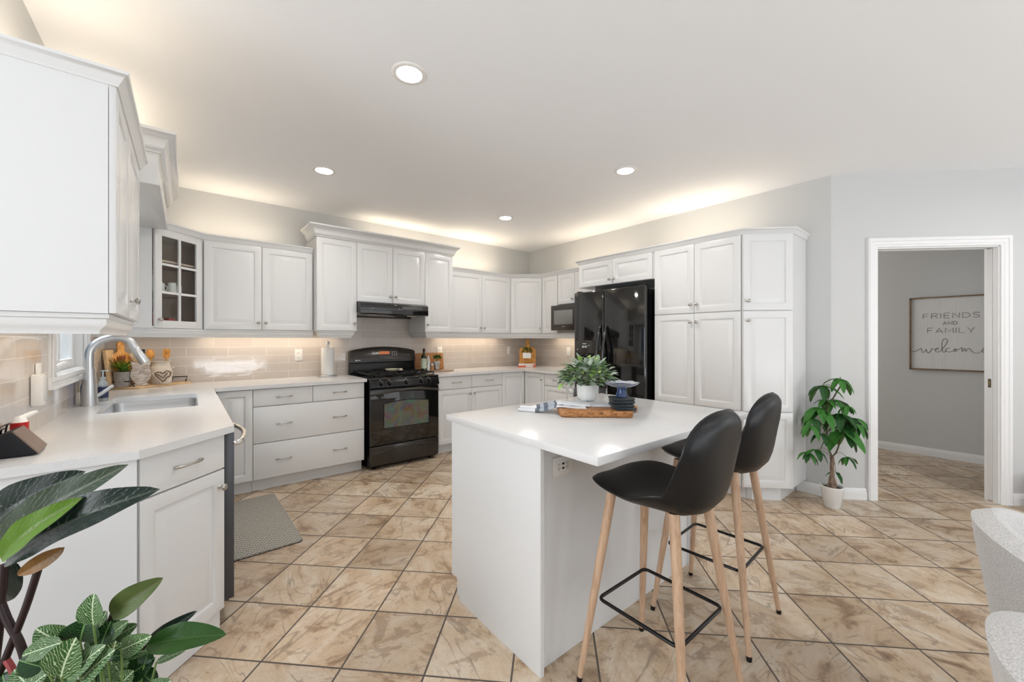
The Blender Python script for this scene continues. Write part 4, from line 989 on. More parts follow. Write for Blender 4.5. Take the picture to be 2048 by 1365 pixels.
# owl figurine: flat-fronted carved shape
WHW = mat('whitewashed_wood', (.5, .45, .4), .7); g = NG(WHW); g.col(g.ramp(g.noise(g.mapping(g.coord(), (3, 3, 14)), 5, 5, .6, 1.2), [(.36, (.40, .32, .26)), (.52, (.62, .56, .51)), (.68, (.76, .72, .68))])); 
t = thing('owl_figurine', 'whitewashed carved wooden owl on the tray under the faucet spout', 'figurine', (-.283, 4.325, TR), R(12))
OW = [(-.030, 0), (-.048, .012), (-.030, .022), (-.052, .05), (-.062, .085), (-.058, .12), (-.048, .145), (-.056, .17), (-.060, .195), (-.040, .188), (-.020, .180), (0, .178), (.020, .180), (.040, .188), (.060, .195), (.056, .17), (.048, .145), (.058, .12), (.062, .085), (.052, .05), (.030, .022), (.048, .012), (.030, 0)]
m = MB(); m.at((0, 0, 0), (R(90), 0, 0)); m.prism(OW, -.024, .024, r=.004); m.build('body', WHW, t)
m = MB()
for sx in (-1, 1):
    m.at((sx*.024, -.0245, .142), (R(90), 0, 0)); m.lathe([(.020, 0), (.020, .003), (.014, .003), (.012, .001), (.008, .001), (.007, .004), (0, .005)], 20)
m.reset(); m.add([(-.007, -.024, .128), (.007, -.024, .128), (0, -.024, .110), (0, -.034, .124)], [(0, 1, 3), (1, 2, 3), (2, 0, 3)]); m.build('face_carving', WHW, t)
m = MB()
for sx in (-1, 1):
    for k in range(4): m.tube([(sx*(.055-.004*k), -.0245, .105-.016*k), (sx*.038, -.027, .080-.016*k), (sx*.020, -.0255, .066-.016*k)], .0022, 6)
m.build('wing_carving', WHW, t)

t = thing('utensil_crock', 'cream ceramic crock with small side handles at the right of the wooden tray', 'crock', (-.165, 4.445, TR))
m = MB(); m.lathe([(.066, 0), (.070, .006), (.072, .02), (.072, .125), (.064, .145), (.060, .155), (.060, .178), (.068, .184), (.068, .190), (.058, .190), (.054, .15), (.062, .13), (.062, .01), (0, .01)], 36); cr = m.build('jar', mat('cream_glaze', (.66, .60, .52), .25), t)
for sx in (-1, 1): m = MB(); m.at((sx*.073, 0, .135)); m.ico((0, 0, 0), .015, 2, (.8, 1.2, .9)); m.reset(); m.build('handle', cr.data.materials[0], t)
def utensil(label, loc, lean, kind):
    m = MB(); m.tube([(0, 0, .0), (0, 0, .20)], .0055, 10)
    if kind == 'spoon': m.ico((0, 0, .235), .03, 3, (.95, .38, 1.35))
    else:
        P = rrect(-.024, .024, .195, .275, .018, 5); m.at((0, 0, 0), (R(90), 0, 0)); m.prism(P, -.004, .004, r=.001); m.reset()
    o = m.build('wooden_'+kind, BOARDW); o.location = loc; o.rotation_euler = lean; tag(o, label, kind)
    if kind == 'spatula':
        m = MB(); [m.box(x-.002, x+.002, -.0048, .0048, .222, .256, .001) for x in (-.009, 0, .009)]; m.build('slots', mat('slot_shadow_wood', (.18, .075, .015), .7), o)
    return o
utensil('wooden spoon standing in the cream crock, nearer the faucet', (-.195, 4.445, TR+.017), (R(-4), R(-9), 0), 'spoon')
utensil('slotted wooden spatula standing in the cream crock, its right side', (-.145, 4.445, TR+.017), (R(-2), R(4), 0), 'spatula')
BARK = mat('pale_driftwood', (.62, .52, .44), .7); BARKD = mat('dark_driftwood', (.13, .075, .045), .8)
t = thing('driftwood_heart', 'heart-shaped driftwood ornament in front of the cream crock on the tray', 'ornament', (-.150, 4.352, TR+.003), R(15))
m = MB(); rnd = random.Random(2)
H_ = [(0, -.0, .004), (-.030, 0, .040), (-.056, 0, .075), (-.050, 0, .10), (-.02, 0, .098), (0, 0, .085), (.022, 0, .105), (.05, 0, .10), (.058, 0, .072), (.028, 0, .035), (0, 0, .004)]
P = [(x+rnd.uniform(-.004, .004), y+rnd.uniform(-.008, .008), z+rnd.uniform(0, .004)) for x, y, z in smooth(H_, 3)]; m.tube(P, .0075, 7); m.build('outer_ring', BARK, t)
m = MB(); m.tube([(x*.84, y-.006, z*.86+.012) for x, y, z in P], .004, 6); m.tube([(-.04, -.004, .085), (0, -.006, .05), (.03, -.004, .09)], .004, 6); m.build('inner_twigs', BARKD, t)
m = MB(); rnd = random.Random(8)
for i in range(30):
    a, el = rnd.uniform(0, 2*PI), rnd.uniform(.3, 1.5); m.tube([(0, 0, .17), (.05*math.cos(a)*math.cos(el), .05*math.sin(a)*math.cos(el), .17+.10*math.sin(el))], [.002, .003], 5)
m.tube([(0, 0, .0), (0, 0, .17)], .004, 6); tob(m, mat('dried_cream_flower', (.74, .62, .48), .8), 'dried_flower', 'cream dried flower sprig behind the wooden owl', 'dried flower', (-.325, 4.44, TR))

BLUE = mat('blue_dish_soap', (.01, .06, .32), .12, coat=.3); CLR = mat('clear_plastic', (.62, .68, .70), .12, trans=.6)
t = thing('soap_bottle', 'bottle of blue dish soap behind the faucet, left side', 'bottle', (-.470, 3.462, .9145))
m = MB(); m.lathe([(.026, 0), (.029, .004), (.029, .105), (.022, .125), (0, .125)], 20, 0, 0, sy=.8, sx=.62); m.build('bottle', BLUE, t)
m = MB(); m.lathe([(.012, .125), (.012, .135), (.014, .138), (.014, .155), (0, .158)], 16); m.build('cap', PLATE, t)
t = thing('soap_bottle', 'clear pump bottle with a printed label behind the faucet, right side', 'bottle', (-.405, 3.565, .9145))
m = MB(); m.lathe([(.023, 0), (.025, .004), (.025, .11), (.012, .128), (.012, .135), (0, .135)], 20); m.build('bottle', CLR, t)
m = MB(); m.lathe([(.0256, .02), (.0256, .09)], 20); m.box(0, 0, 0, 0, 0, 0); m.build('label_wrap', mat('navy_label', (.03, .04, .10), .5), t)
m = MB(); m.lathe([(.013, .135), (.013, .150), (.004, .152), (.004, .185), (.009, .186), (.009, .194), (0, .195)], 14); m.tube([(0, 0, .190), (.022, -.02, .190), (.028, -.026, .184)], .0035, 8); m.build('pump', CLR, t)

# smart speaker wedge
t = thing('smart_speaker', 'black fabric wedge speaker with a brown front panel at the left end of the worktop', 'speaker', (-.42, 2.10, .9145))
def hexa(P): m = MB(); m.add(P, [(0, 3, 2, 1), (4, 5, 6, 7), (0, 1, 5, 4), (1, 2, 6, 5), (2, 3, 7, 6), (3, 0, 4, 7)]); return m
# front panel plane: bottom edge A->B, top edge D->C
A = Vector((.036, -.070, .002)); B_ = Vector((.028, .085, .002)); Cc = Vector((-.030, .085, .082)); D_ = Vector((-.022, -.070, .086))
bk = Vector((-.055, -.002, -.028))
A2 = Vector((-.070, -.066, 0)); B2 = Vector((-.072, .082, 0))
m = hexa([A, B_, B2, A2, D_, Cc, Cc+bk, D_+bk]); b = bmesh.new(); vv = [b.verts.new(p) for p in m.v]; [b.faces.new([vv[i] for i in q]) for q in m.f]; bmesh.ops.recalc_face_normals(b, faces=b.faces[:]); bmesh.ops.bevel(b, geom=b.edges[:], offset=.006, segments=3, profile=.5, affect='EDGES'); m = MB(); m.bm(b)
m.build('fabric_body', mat('charcoal_fabric', (.018, .019, .022), .9), t, ang=60)
nrm = (B_-A).cross(D_-A).normalized(); nrm = nrm if nrm.x > 0 else -nrm
q4 = [A+nrm*.001, B_+nrm*.001, Cc+nrm*.001, D_+nrm*.001]; q4 = [p+((sum(q4, Vector())/4)-p)*.05 for p in q4]
m = hexa([p for p in q4]+[p+nrm*.004 for p in q4]); m.build('front_panel', mat('brown_panel', (.21, .15, .12), .35), t)
t = thing('spray_bottle', 'small white and red bottle standing behind the wedge speaker', 'bottle', (-.465, 2.235, .9145))
m = MB(); m.lathe([(.018, 0), (.022, .003), (.022, .04), (0, .04)], 18); m.build('base', CERAM, t)
m = MB(); m.lathe([(.0225, .04), (.0225, .088), (.0, .088)], 18); m.build('red_label', mat('red_label', (.50, .012, .012), .4), t)
m = MB(); m.lathe([(.021, .088), (.014, .104), (.010, .108), (0, .108)], 18); m.tube([(0, 0, .100), (.02, .03, .112), (.03, .05, .116)], [.010, .008, .005], 10); m.build('cap', CERAM, t)
m = MB(); P = smooth([(-.488, 2.17, .93), (-.482, 2.18, 1.0), (-.462, 2.12, 1.015), (-.470, 2.05, 1.012), (-.482, 2.01, .97), (-.488, 2.0, .936)], 5); m.tube(P, .0026, 6)
m.tube([(x-.006, y-.03, z-.012) for x, y, z in P], .0026, 6); o = tob(m, BLACKM, 'power_cord', 'black power cord looped behind the wedge speaker', 'cord')

# paper towel holder
t = thing('paper_towel_holder', 'steel paper towel holder on the worktop left of the stove', 'paper towel holder', (1.142, 4.43, .9145))
m = MB(); m.lathe([(.090, 0), (.092, .004), (.092, .014), (.088, .018), (0, .018)], 40); m.build('base', STEEL, t)
m = MB(); m.lathe([(.010, .018), (.010, .335), (.016, .338), (.017, .362), (.014, .368), (0, .370)], 18); m.build('post', STEEL, t)
m = MB(); m.tube([(.082, -.02, .018), (.082, -.02, .13)], .0035, 8); m.build('arm', STEEL, t)
m = MB(); m.lathe([(.021, .019), (.060, .019), (.062, .024), (.062, .300), (.060, .304), (.021, .304), (.021, .019)], 40)
o = tob(m, mat('paper', (.82, .81, .79), .9), 'paper_towel_roll', 'white paper towel roll on the steel holder', 'paper towel', (1.142, 4.43, .9145))

# by the stove
t = thing('spoon_rest', 'cream scalloped ceramic dish on the stove grates', 'dish', (1.748, 4.205, .9530))
m = MB(); m.lathe([(.04, 0), (.060, .012), (.070, .026), (.066, .027), (.055, .016), (0, .010)], 24, sx=1.15); m.build('dish', mat('cream_dish', (.62, .58, .42), .25), t)
m = MB(); m.at((.085, -.02, .016)); m.ico((0, 0, 0), .022, 2, (1.3, .8, .7)); m.reset(); m.build('rest_end', mat('cream_cloth', (.66, .58, .46), .6), t)
m = flat_board(rrect(-.20, .20, 0, .215, .02, 4), .020); o = m.build('cutting_board', ACACIA); stand(o, (2.362, 4.515, .918), 0, R(9)); tag(o, 'brown grained wooden board leaning on the tile right of the stove', 'cutting board')
m = MB(); m.lathe([(.20, 0), (.205, .003), (.205, .008), (.20, .011), (0, .011)], 48, sx=1.0, sy=.55); tob(m, wood('flat_walnut', (.20, .12, .07), (.32, .21, .13), (.40, .28, .19), 5), 'serving_board', 'thin oval wooden board lying flat on the worktop right of the stove', 'board', (2.375, 4.305, .9142))
t = thing('olive_oil_bottle', 'dark green olive oil bottle with a pale label right of the stove', 'bottle', (2.205, 4.36, .9255))
m = MB(); m.lathe([(.030, 0), (.034, .004), (.034, .155), (.028, .18), (.013, .205), (.012, .24), (0, .24)], 24); m.build('bottle', mat('dark_green_glass', (.012, .018, .002), .08, coat=.3), t)
m = MB(); m.lathe([(.0345, .03), (.0345, .15)], 24); m.build('label', mat('olive_label', (.50, .56, .42), .6), t)
m = MB(); m.lathe([(.014, .228), (.014, .268), (0, .27)], 16); m.build('cap', BLACKM, t)
t = thing('pump_dispenser', 'white and grey soap dispenser between the oil bottle and the little plant', 'dispenser', (2.285, 4.40, .9255))
m = MB(); m.lathe([(.026, 0), (.028, .004), (.028, .085), (0, .085)], 20); m.build('base', mat('slate_plastic', (.10, .12, .13), .4), t)
m = MB(); m.lathe([(.027, .0852), (.026, .10), (.013, .15), (.007, .185), (0, .187)], 20); m.build('top', PLATE, t)
for x, c, lab in ((2.252, (.78, .76, .72), 'white salt shaker with a steel cap by the olive oil bottle'), (2.300, (.42, .22, .10), 'brown spice shaker with a steel cap next to the salt')):
    t = thing('shaker', lab, 'shaker', (x, 4.335, .9255)); m = MB(); m.lathe([(.018, 0), (.020, .003), (.019, .065), (0, .065)], 18); m.build('jar', mat('shaker_fill', c, .35), t)
    m = MB(); m.lathe([(.020, .065), (.020, .078), (.015, .088), (0, .090)], 18); m.build('cap', STEEL, t)
t = thing('herb_in_vase', 'small green plant in a silver textured vase right of the stove', 'plant', (2.378, 4.36, .9255))
m = MB(); m.lathe([(.024, 0), (.030, .01), (.028, .03), (.036, .065), (.043, .088), (.040, .105), (.030, .112), (.026, .108), (0, .100)], 24)
VAS = mat('silver_vase', (.5, .5, .49), .35, .6); g = NG(VAS); q = g.n('TexVoronoi'); g.l(g.coord(), q.inputs['Vector']); q.inputs['Scale'].default_value = 60; g.bump(q.outputs['Distance'], .8, .01); m.build('vase', VAS, t)
def bushmesh(c, n, rad, L, w, seed, mats=1, up=.2, sc=(1, 1, 1)):
    rnd = random.Random(seed); m = MB()
    for i in range(n):
        z = rnd.uniform(-.25, 1); a = rnd.uniform(0, 2*PI); rr_ = math.sqrt(max(0, 1-z*z)); d = Vector((rr_*math.cos(a)*sc[0], rr_*math.sin(a)*sc[1], z*sc[2])); p0 = Vector(c)+d*rad*rnd.uniform(.55, .95)
        dd = (d+Vector((rnd.uniform(-.5, .5), rnd.uniform(-.5, .5), rnd.uniform(-.3, .5)+up))).normalized(); s = dd.cross(Vector((rnd.uniform(-.3, .3), rnd.uniform(-.3, .3), 1))).normalized(); u = s.cross(dd)
        l = L*rnd.uniform(.7, 1.15); ww = w*rnd.uniform(.8, 1.15); v = []; f = []
        for t_, k in ((0, .12), (.3, .85), (.55, 1), (.8, .62), (1, .03)):
            p = p0+dd*l*t_-u*l*.18*t_*t_; v += [p-s*ww*k+u*ww*.3*k, p, p+s*ww*k+u*ww*.3*k]
        for j in range(4):
            for q in range(2): f.append((j*3+q, j*3+q+1, (j+1)*3+q+1, (j+1)*3+q))
        m.add([tuple(p) for p in v], f, rnd.randrange(mats))
    return m
HERB = mat('herb_green', (.05, .14, .02), .5)
m = bushmesh((0, 0, .135), 110, .05, .035, .006, 3, up=.5, sc=(1, 1, .9)); m.tube([(0, 0, .09), (0, 0, .14)], .006, 6); m.build('foliage', HERB, t)

# far corner: paddle board, books, planter on a little stand
m = flat_board(board_outline(.235, .27, .05, .024, .12), .018); o = m.build('cutting_board', BOARDW); stand(o, (3.815, 4.305, .918), DR, R(7)); tag(o, 'tall wooden paddle board standing in the far corner of the worktop', 'cutting board')
def book(label, loc, rot, c, w=.25, d=.16, h=.022):
    t = thing('book', label, 'book', loc, rot, 'books in the far corner'); m = MB(); m.box(-w/2+.003, w/2-.003, -d/2+.002, d/2-.003, .003, h-.003); m.build('pages', mat('pages', (.74, .71, .65), .8), t)
    m = MB(); m.box(-w/2, w/2, -d/2, d/2, 0, .003, .001); m.box(-w/2, w/2, -d/2, d/2, h-.003, h, .001); m.box(-w/2, w/2, -d/2-.001, -d/2+.003, 0, h, .001); cv = m.build('cover', mat('book_cover', c, .4), t); return t
tb = book('red and white book at the bottom of the far-corner stack', (3.735, 4.225, .9145), DR, (.66, .12, .06)); 
m = MB(); m.box(-.01, .09, -.0818, -.080, .003, .019); m.build('spine_label', PLATE, tb)
tb = book('white book with a red spine end, on top of the far-corner stack', (3.738, 4.228, .937), R(-43), (.78, .74, .70), .235)
m = MB(); m.box(.095, .116, -.0818, -.080, .002, .020); m.build('spine_label', mat('orange_red', (.62, .12, .05), .4), tb)
t = thing('planter_on_stand', 'white planter with yellow-green leaves on a small wooden stand atop the books', 'plant', (3.742, 4.232, .9595), DR)
m = MB()
for sx in (-1, 1):
    for sy in (-1, 1): m.box(sx*.040-.005, sx*.040+.005, sy*.020-.005, sy*.020+.005, 0, .075)
m.box(-.045, .045, -.004, .004, .030, .040); m.box(-.045, .045, -.025, .025, .068, .0755); m.build('stand', BOARDW, t)
m = MB(); m.box(-.058, .058, -.032, .032, .076, .156, .006); m.build('planter', CERAM, t)
m = bushmesh((0, 0, .165), 130, .07, .035, .008, 5, 2, up=.4, sc=(1.0, .7, .9)); m.build('foliage', [mat('yellow_leaf', (.34, .26, .03), .5), mat('green_leaf', (.07, .13, .03), .5)], t)

# glass cabinet contents
def mug(label, s, b_, z, r, h, c, handle=False, nm='mug'):
    x, y = -.18+c45*s-c45*b_, 3.97+c45*s+c45*b_
    t = thing(nm, label, 'cup', (x, y, z), R(30)); m = MB(); m.lathe([(r*.8, 0), (r, .006), (r, h), (r*.93, h), (r*.9, .01), (0, .01)], 20); m.build('cup', c, t)
    if handle: m = MB(); m.tube([(r*.9, 0, h*.8), (r+.02, 0, h*.7), (r+.02, 0, h*.35), (r*.9, 0, h*.25)], .004, 8); m.build('handle', c, t)
SH2 = 1.655+.0142; RED = mat('red_glaze', (.38, .04, .03), .3); GRN = mat('sage_glaze', (.20, .24, .13), .3)
mug('white patterned mug at the left of the glass cabinet middle shelf', .075, .10, SH2, .038, .12, CERAM, True)
mug('small white mug second from the left on the glass cabinet middle shelf', .150, .12, SH2, .027, .075, CERAM, True)
mug('white mug right of the center bar on the glass cabinet middle shelf', .228, .10, SH2, .028, .085, CERAM, True)
mug('small white cup at the right of the glass cabinet middle shelf', .300, .12, SH2, .024, .07, CERAM)
mug('small pale cup on the top shelf of the glass cabinet', .095, .10, 1.9142, .022, .07, CERAM, nm='small_cup')
SH1 = ZB+.0185
mug('red cup at the left of the glass cabinet bottom shelf', .068, .10, SH1, .028, .09, RED, True)
mug('sage green cup next to the red cup in the glass cabinet', .128, .15, SH1, .028, .105, GRN, True)
mug('wide red bowl-shaped cup in the glass cabinet, center left', .198, .09, SH1, .034, .065, RED, True)
mug('clear grey cup at the right of the glass cabinet bottom shelf', .285, .11, SH1, .033, .05, mat('smoky_cup', (.25, .26, .27), .1), True)
m = MB(); m.box(-.06, .06, -.02, .02, 0, .16, .003); tob(m, mat('dark_brown_box', (.10, .045, .03), .6), 'small_box', 'dark brown box at the back of the glass cabinet bottom shelf', 'box', (-.235, 4.335, SH1), (0, 0, R(45)))

# ---------------------------------------------------------------- on the island
ZI = .9143; E_ = Vector((.75, -.66, 0)); rotI = math.atan2(-.66, .75)
t = thing('serving_board', 'brown live-edge wooden board with a handle on the island top', 'board', (1.652, 1.345, ZI), rotI)
m = MB(); PB = [(-.182, -.105), (-.165, -.125), (-.05, -.130), (.07, -.127), (.16, -.130), (.178, -.112), (.185, -.02), (.180, .07), (.165, .12), (.05, .128), (-.08, .125), (-.165, .122), (-.18, .08), (-.188, -.02)]
def bump_prism(mb, P, z0, z1, r):
    b = bmesh.new(); fc = b.faces.new([b.verts.new((x, y, z0)) for x, y in P]); r_ = bmesh.ops.extrude_face_region(b, geom=[fc])
    for q in r_['geom']:
        if isinstance(q, bmesh.types.BMVert): q.co.z = z1
    bmesh.ops.recalc_face_normals(b, faces=b.faces[:]); es = [e for e in b.edges if abs(e.verts[0].co.z-e.verts[1].co.z) < 1e-6]
    bmesh.ops.bevel(b, geom=es, offset=r, segments=3, profile=.5, affect='EDGES'); mb.bm(b)
bump_prism(m, smooth([(x, y, 0) for x, y in PB+PB[:1]], 2) and [(p[0], p[1]) for p in smooth([(x, y, 0) for x, y in PB+PB[:1]], 2)[:-1]], 0, .036, .010); m.build('slab', ACACIA, t)
m = MB(); bump_prism(m, [(.178, .02), (.235, .03), (.245, .05), (.243, .085), (.232, .098), (.178, .105)], .004, .032, .007); m.build('handle', ACACIA, t)
ZBd = ZI+.0364
m = MB(); prevz = 0
for i, (dx, dy) in enumerate(((.008, -.004), (-.004, 0), (.003, .002), (-.003, 0))):
    t = thing('black_coaster_box', ['lowest of the four flat black boxes stacked on the board', 'second black box from the bottom of the island stack', 'third black box from the bottom of the island stack', 'topmost flat black box, directly under the blue glass stand'][i], 'box', (1.690+dx, 1.195+dy, ZBd+i*.0160), R(-38+i*2), 'black boxes under the glass stand')
    m = MB(); m.box(-.051, .051, -.047, .047, 0, .0150, .004); m.build('case', mat('blue_black_case', (.012, .018, .022), .3), t)
    m = MB(); m.box(-.0515, .0515, -.0475, .0475, .0066, .0084); m.build('seam', BLACKM, t)
ZS = ZBd+4*.016+.0006
BG = mat('cobalt_glass', (.03, .07, .20), .04, trans=.45, ior=1.5); BG2 = mat('pale_blue_glass', (.82, .88, .97), .03, trans=.9, ior=1.45)
t = thing('glass_cake_stand', 'small blue glass pedestal dish with a scalloped rim on the black boxes', 'cake stand', (1.690, 1.195, ZS))
m = MB(); m.lathe([(.030, 0), (.026, .012), (.021, .030), (.024, .046), (0, .046)], 28); m.build('pedestal', BG, t)
n_ = 72; v = []; f = []; rings_ = [(0, .047), (.03, .047), (.055, .052), (.075, .060), (.084, .068), (.085, .071), (.080, .069), (.055, .058), (.03, .053), (0, .052)]
for i in range(n_):
    a = 2*PI*i/n_; sc_ = 1+.045*math.cos(8*a)
    for r_, z in rings_: k = (r_/.085)**3; v.append((r_*(1+(sc_-1)*k)*math.cos(a), r_*(1+(sc_-1)*k)*math.sin(a), z+.0015*k*math.cos(8*a)))
K = len(rings_)
for i in range(n_):
    for j in range(K-1): f.append((i*K+j, ((i+1) % n_)*K+j, ((i+1) % n_)*K+j+1, i*K+j+1))
b = bmesh.new(); vv = [b.verts.new(q) for q in v]; [b.faces.new([vv[i] for i in q]) for q in f]; bmesh.ops.remove_doubles(b, verts=b.verts[:], dist=.0002); bmesh.ops.recalc_face_normals(b, faces=b.faces[:]); m = MB(); m.bm(b); ds = m.build('dish', BG2, t, ang=80)
m = MB(); m.lathe([(.054, .0592), (.052, .0610), (0, .0560)], 32); m.build('dish_center', mat('navy_glaze', (.008, .03, .12), .08), ds)

t = thing('potted_faux_greenery', 'bushy grey-green leafy plant in a white pot on the island board', 'plant', (1.715, 1.435, ZBd+.0165))
m = MB(); m.lathe([(.042, 0), (.050, .006), (.058, .03), (.061, .085), (.057, .085), (.054, .07), (0, .07)], 36); m.build('pot', CERAM, t)
LM = [mat('sage_leaf', (.24, .34, .22), .6), mat('dark_sage_leaf', (.10, .18, .09), .55), mat('lime_leaf', (.34, .52, .14), .55), mat('silvery_leaf', (.50, .57, .48), .65)]
m = bushmesh((0, 0, .118), 400, .150, .050, .0145, 11, 4, up=.05, sc=(1.0, 1.0, .74)); m.build('foliage', LM, t)
m = MB(); rnd = random.Random(4)
for i in range(26): a = rnd.uniform(0, 2*PI); r_ = rnd.uniform(.03, .13); m.tube([(0, 0, .06), (.4*r_*math.cos(a), .4*r_*math.sin(a), .12), (r_*math.cos(a), r_*math.sin(a), rnd.uniform(.10, .20))], .0016, 5)
m.build('stems', mat('plant_stem', (.16, .18, .07), .6), t)
for lab, x, y in (('clear glass tumbler standing left of the white plant pot on the island', 1.765, 1.590), ('clear glass tumbler standing behind and right of the white plant pot', 1.895, 1.485)):
    m = MB(); m.lathe([(.034, 0), (.037, .003), (.037, .10), (.0348, .10), (.0345, .008), (0, .008)], 28); tob(m, GLASS, 'glass_tumbler', lab, 'glass', (x, y, ZI), group='clear tumblers on the island')
# tea towel: folded cloth ribbon laid over the board, striped across
CL1 = mat('white_cotton', (.76, .77, .79), .9); CL2 = mat('slate_stripe_cotton', (.13, .16, .20), .9); CL3 = mat('pale_stripe_cotton', (.40, .44, .50), .9)
def towel_layer(mb, path, wid, th, stripes, nrm2, wob=0, seed=0):
    P = smooth(path, 6); n = len(P); M_ = 10; v = []; f = []; mi = []; rnd = random.Random(seed); N2 = Vector(nrm2)
    for i, p in enumerate(P):
        u = i/(n-1); w_ = wid[0]+(wid[1]-wid[0])*u
        for j in range(M_+1):
            q = -1+2*j/M_; z = .0035*math.sin(q*5+u*9)*wob+.002*math.sin(q*11+u*4)*wob
            v.append(tuple(Vector(p)+N2*q*w_+Vector((0, 0, z+th)))); 
        for j in range(M_+1):
            q = -1+2*j/M_; z = .0035*math.sin(q*5+u*9)*wob+.002*math.sin(q*11+u*4)*wob
            v.append(tuple(Vector(p)+N2*q*w_+Vector((0, 0, z))))
    K = 2*(M_+1)
    for i in range(n-1):
        u = i/(n-1); s = 0
        for a, b_, k in stripes:
            if a <= u < b_: s = k
        for j in range(M_):
            f.append((i*K+j, i*K+j+1, (i+1)*K+j+1, (i+1)*K+j)); mi.append(s); o_ = M_+1; f.append((i*K+o_+j, (i+1)*K+o_+j, (i+1)*K+o_+j+1, i*K+o_+j+1)); mi.append(s)
        f.append((i*K, (i+1)*K, (i+1)*K+M_+1, i*K+M_+1)); mi.append(s); f.append((i*K+M_, i*K+K-1, (i+1)*K+K-1, (i+1)*K+M_)); mi.append(s)
    a0 = len(mb.f); mb.add(v, f); 
    for i, s in enumerate(mi): mb.m[a0+i] = s
N_ = (.60, .70, 0)
m = MB(); STR = [(.26, .32, 1), (.32, .40, 2), (.40, .46, 1), (.46, .54, 2), (.54, .60, 1)]
towel_layer(m, [(1.40, 1.655, .9155), (1.44, 1.60, .918), (1.475, 1.535, .930), (1.505, 1.475, .9515), (1.55, 1.425, .9515), (1.61, 1.37, .9515)], (.035, .075), .006, STR, N_, 1.0)
towel_layer(m, [(1.43, 1.675, .924), (1.465, 1.61, .927), (1.49, 1.55, .943), (1.525, 1.49, .961), (1.575, 1.445, .9600), (1.645, 1.375, .9595)], (.030, .070), .006, STR, N_, 1.0)
towel_layer(m, [(1.56, 1.48, .9515), (1.63, 1.42, .9525), (1.70, 1.345, .9515), (1.745, 1.30, .9515)], (.075, .060), .010, [], N_, .4)
tob(m, [CL1, CL2, CL3], 'tea_towel', 'folded white tea towel with slate blue stripes draped over the island board', 'towel', ang=60)
# ---------------------------------------------------------------- plants
def leaf_obj(name, mats, parent, base, tip, w, toward, bow=.12, fold=.25, shape='long', seed=0, droop=0.0):
    """one leaf blade from base to tip; w = full width; toward = direction its upper face looks"""
    B0, T0 = Vector(base), Vector(tip); L = (T0-B0).length; y = (T0-B0).normalized(); n = Vector(toward); n = (n-y*n.dot(y)).normalized(); x = y.cross(n)
    rows, cols = 22, 10; v = []; f = []; uv = []
    for i in range(rows+1):
        t = i/rows
        if shape == 'long': k = (math.sin(PI*min(1, t**.86))**.62)*(1-.12*t)
        else: k = (math.sin(PI*(t**.72)))**.62
        k = min(1, k) if t < .999 else .004
        c = B0+y*L*t+n*(bow*L*math.sin(PI*t))-Vector((0, 0, 1))*droop*L*t*t
        for j in range(cols+1):
            s = -1+2*j/cols; h = fold*abs(s)*k*w/2+.010*L*math.sin(t*17+seed+s*2)*abs(s)*k
            v.append(tuple(c+x*s*k*w/2+n*h)); uv.append((s*k, t))
    for i in range(rows):
        for j in range(cols): a = i*(cols+1)+j; f.append((a, a+1, a+cols+2, a+cols+1))
    me = bpy.data.meshes.new(name); me.from_pydata(v, [], f); l = me.uv_layers.new(name='UVMap')
    for lp in me.loops: l.data[lp.index].uv = uv[lp.vertex_index]
    me.materials.append(mats); me.update(); me.shade_smooth(); o = bpy.data.objects.new(name, me); C.objects.link(o); o.parent = parent; return o
def leaf_mat(name, c1, c2, back, veins=14, vs_=.5, slope=.35, rough=.3, thick=.10, rand=False, mid=None):
    m = mat(name, c1, rough+.06, spec=.32); g = NG(m); uv = g.n('UVMap').outputs[0]; sp = g.n('SeparateXYZ'); g.l(uv, sp.inputs[0]); au = g.math('ABSOLUTE', sp.outputs[0])
    nz = g.noise(uv, 5, 2); ph = g.math('MULTIPLY', g.math('SUBTRACT', sp.outputs[1], g.math('MULTIPLY', g.math('POWER', au, 1.2), slope)), veins); ph = g.math('ADD', ph, g.math('MULTIPLY', nz, 2.4))
    tri = g.math('ABSOLUTE', g.math('SUBTRACT', g.math('FRACT', ph), .5)); q = g.n('MapRange'); g.l(tri, q.inputs[0]); q.inputs[1].default_value = thick; q.inputs[2].default_value = 0; q.inputs[3].default_value = 0; q.inputs[4].default_value = 1
    f1 = g.math('MULTIPLY', q.outputs[0], vs_); md = g.n('MapRange'); g.l(au, md.inputs[0]); md.inputs[1].default_value = .06; md.inputs[2].default_value = .015; f1 = g.math('MAXIMUM', f1, g.math('MULTIPLY', md.outputs[0], .8 if mid else .5))
    base = g.mix(g.noise(uv, 2.4, 3), c1, tuple(c*.6 for c in c1)); front = g.mix(f1, base, c2); bf = g.n('NewGeometry').outputs['Backfacing']
    g.col(g.mix(bf, front, g.mix(g.math('MULTIPLY', f1, .4), back, c2))); g.bump(q.outputs[0], .25, .004); return m
DK = leaf_mat('dark_glossy_leaf', (.014, .026, .020), (.10, .12, .08), (.06, .05, .015), 15, .28, .30, .20)
OL = leaf_mat('olive_leaf', (.06, .085, .055), (.16, .16, .10), (.09, .08, .02), 15, .40, .30, .28)
BR = leaf_mat('bright_leaf_underside', (.10, .21, .012), (.10, .07, .03), (.10, .21, .012), 12, .25, .30, .35)
BN = leaf_mat('bronze_leaf', (.24, .12, .03), (.10, .05, .02), (.24, .12, .03), 10, .3, .30, .35)
OG = leaf_mat('olive_green_underside', (.085, .125, .03), (.10, .05, .03), (.085, .125, .03), 16, .20, .30, .4)
GN = leaf_mat('mid_green_leaf', (.025, .085, .012), (.07, .13, .03), (.06, .10, .03), 18, .25, .30, .3)
MATK = {'dark': DK, 'olive': OL, 'bright': BR, 'brown': BN, 'olivegreen': OG, 'green': GN}
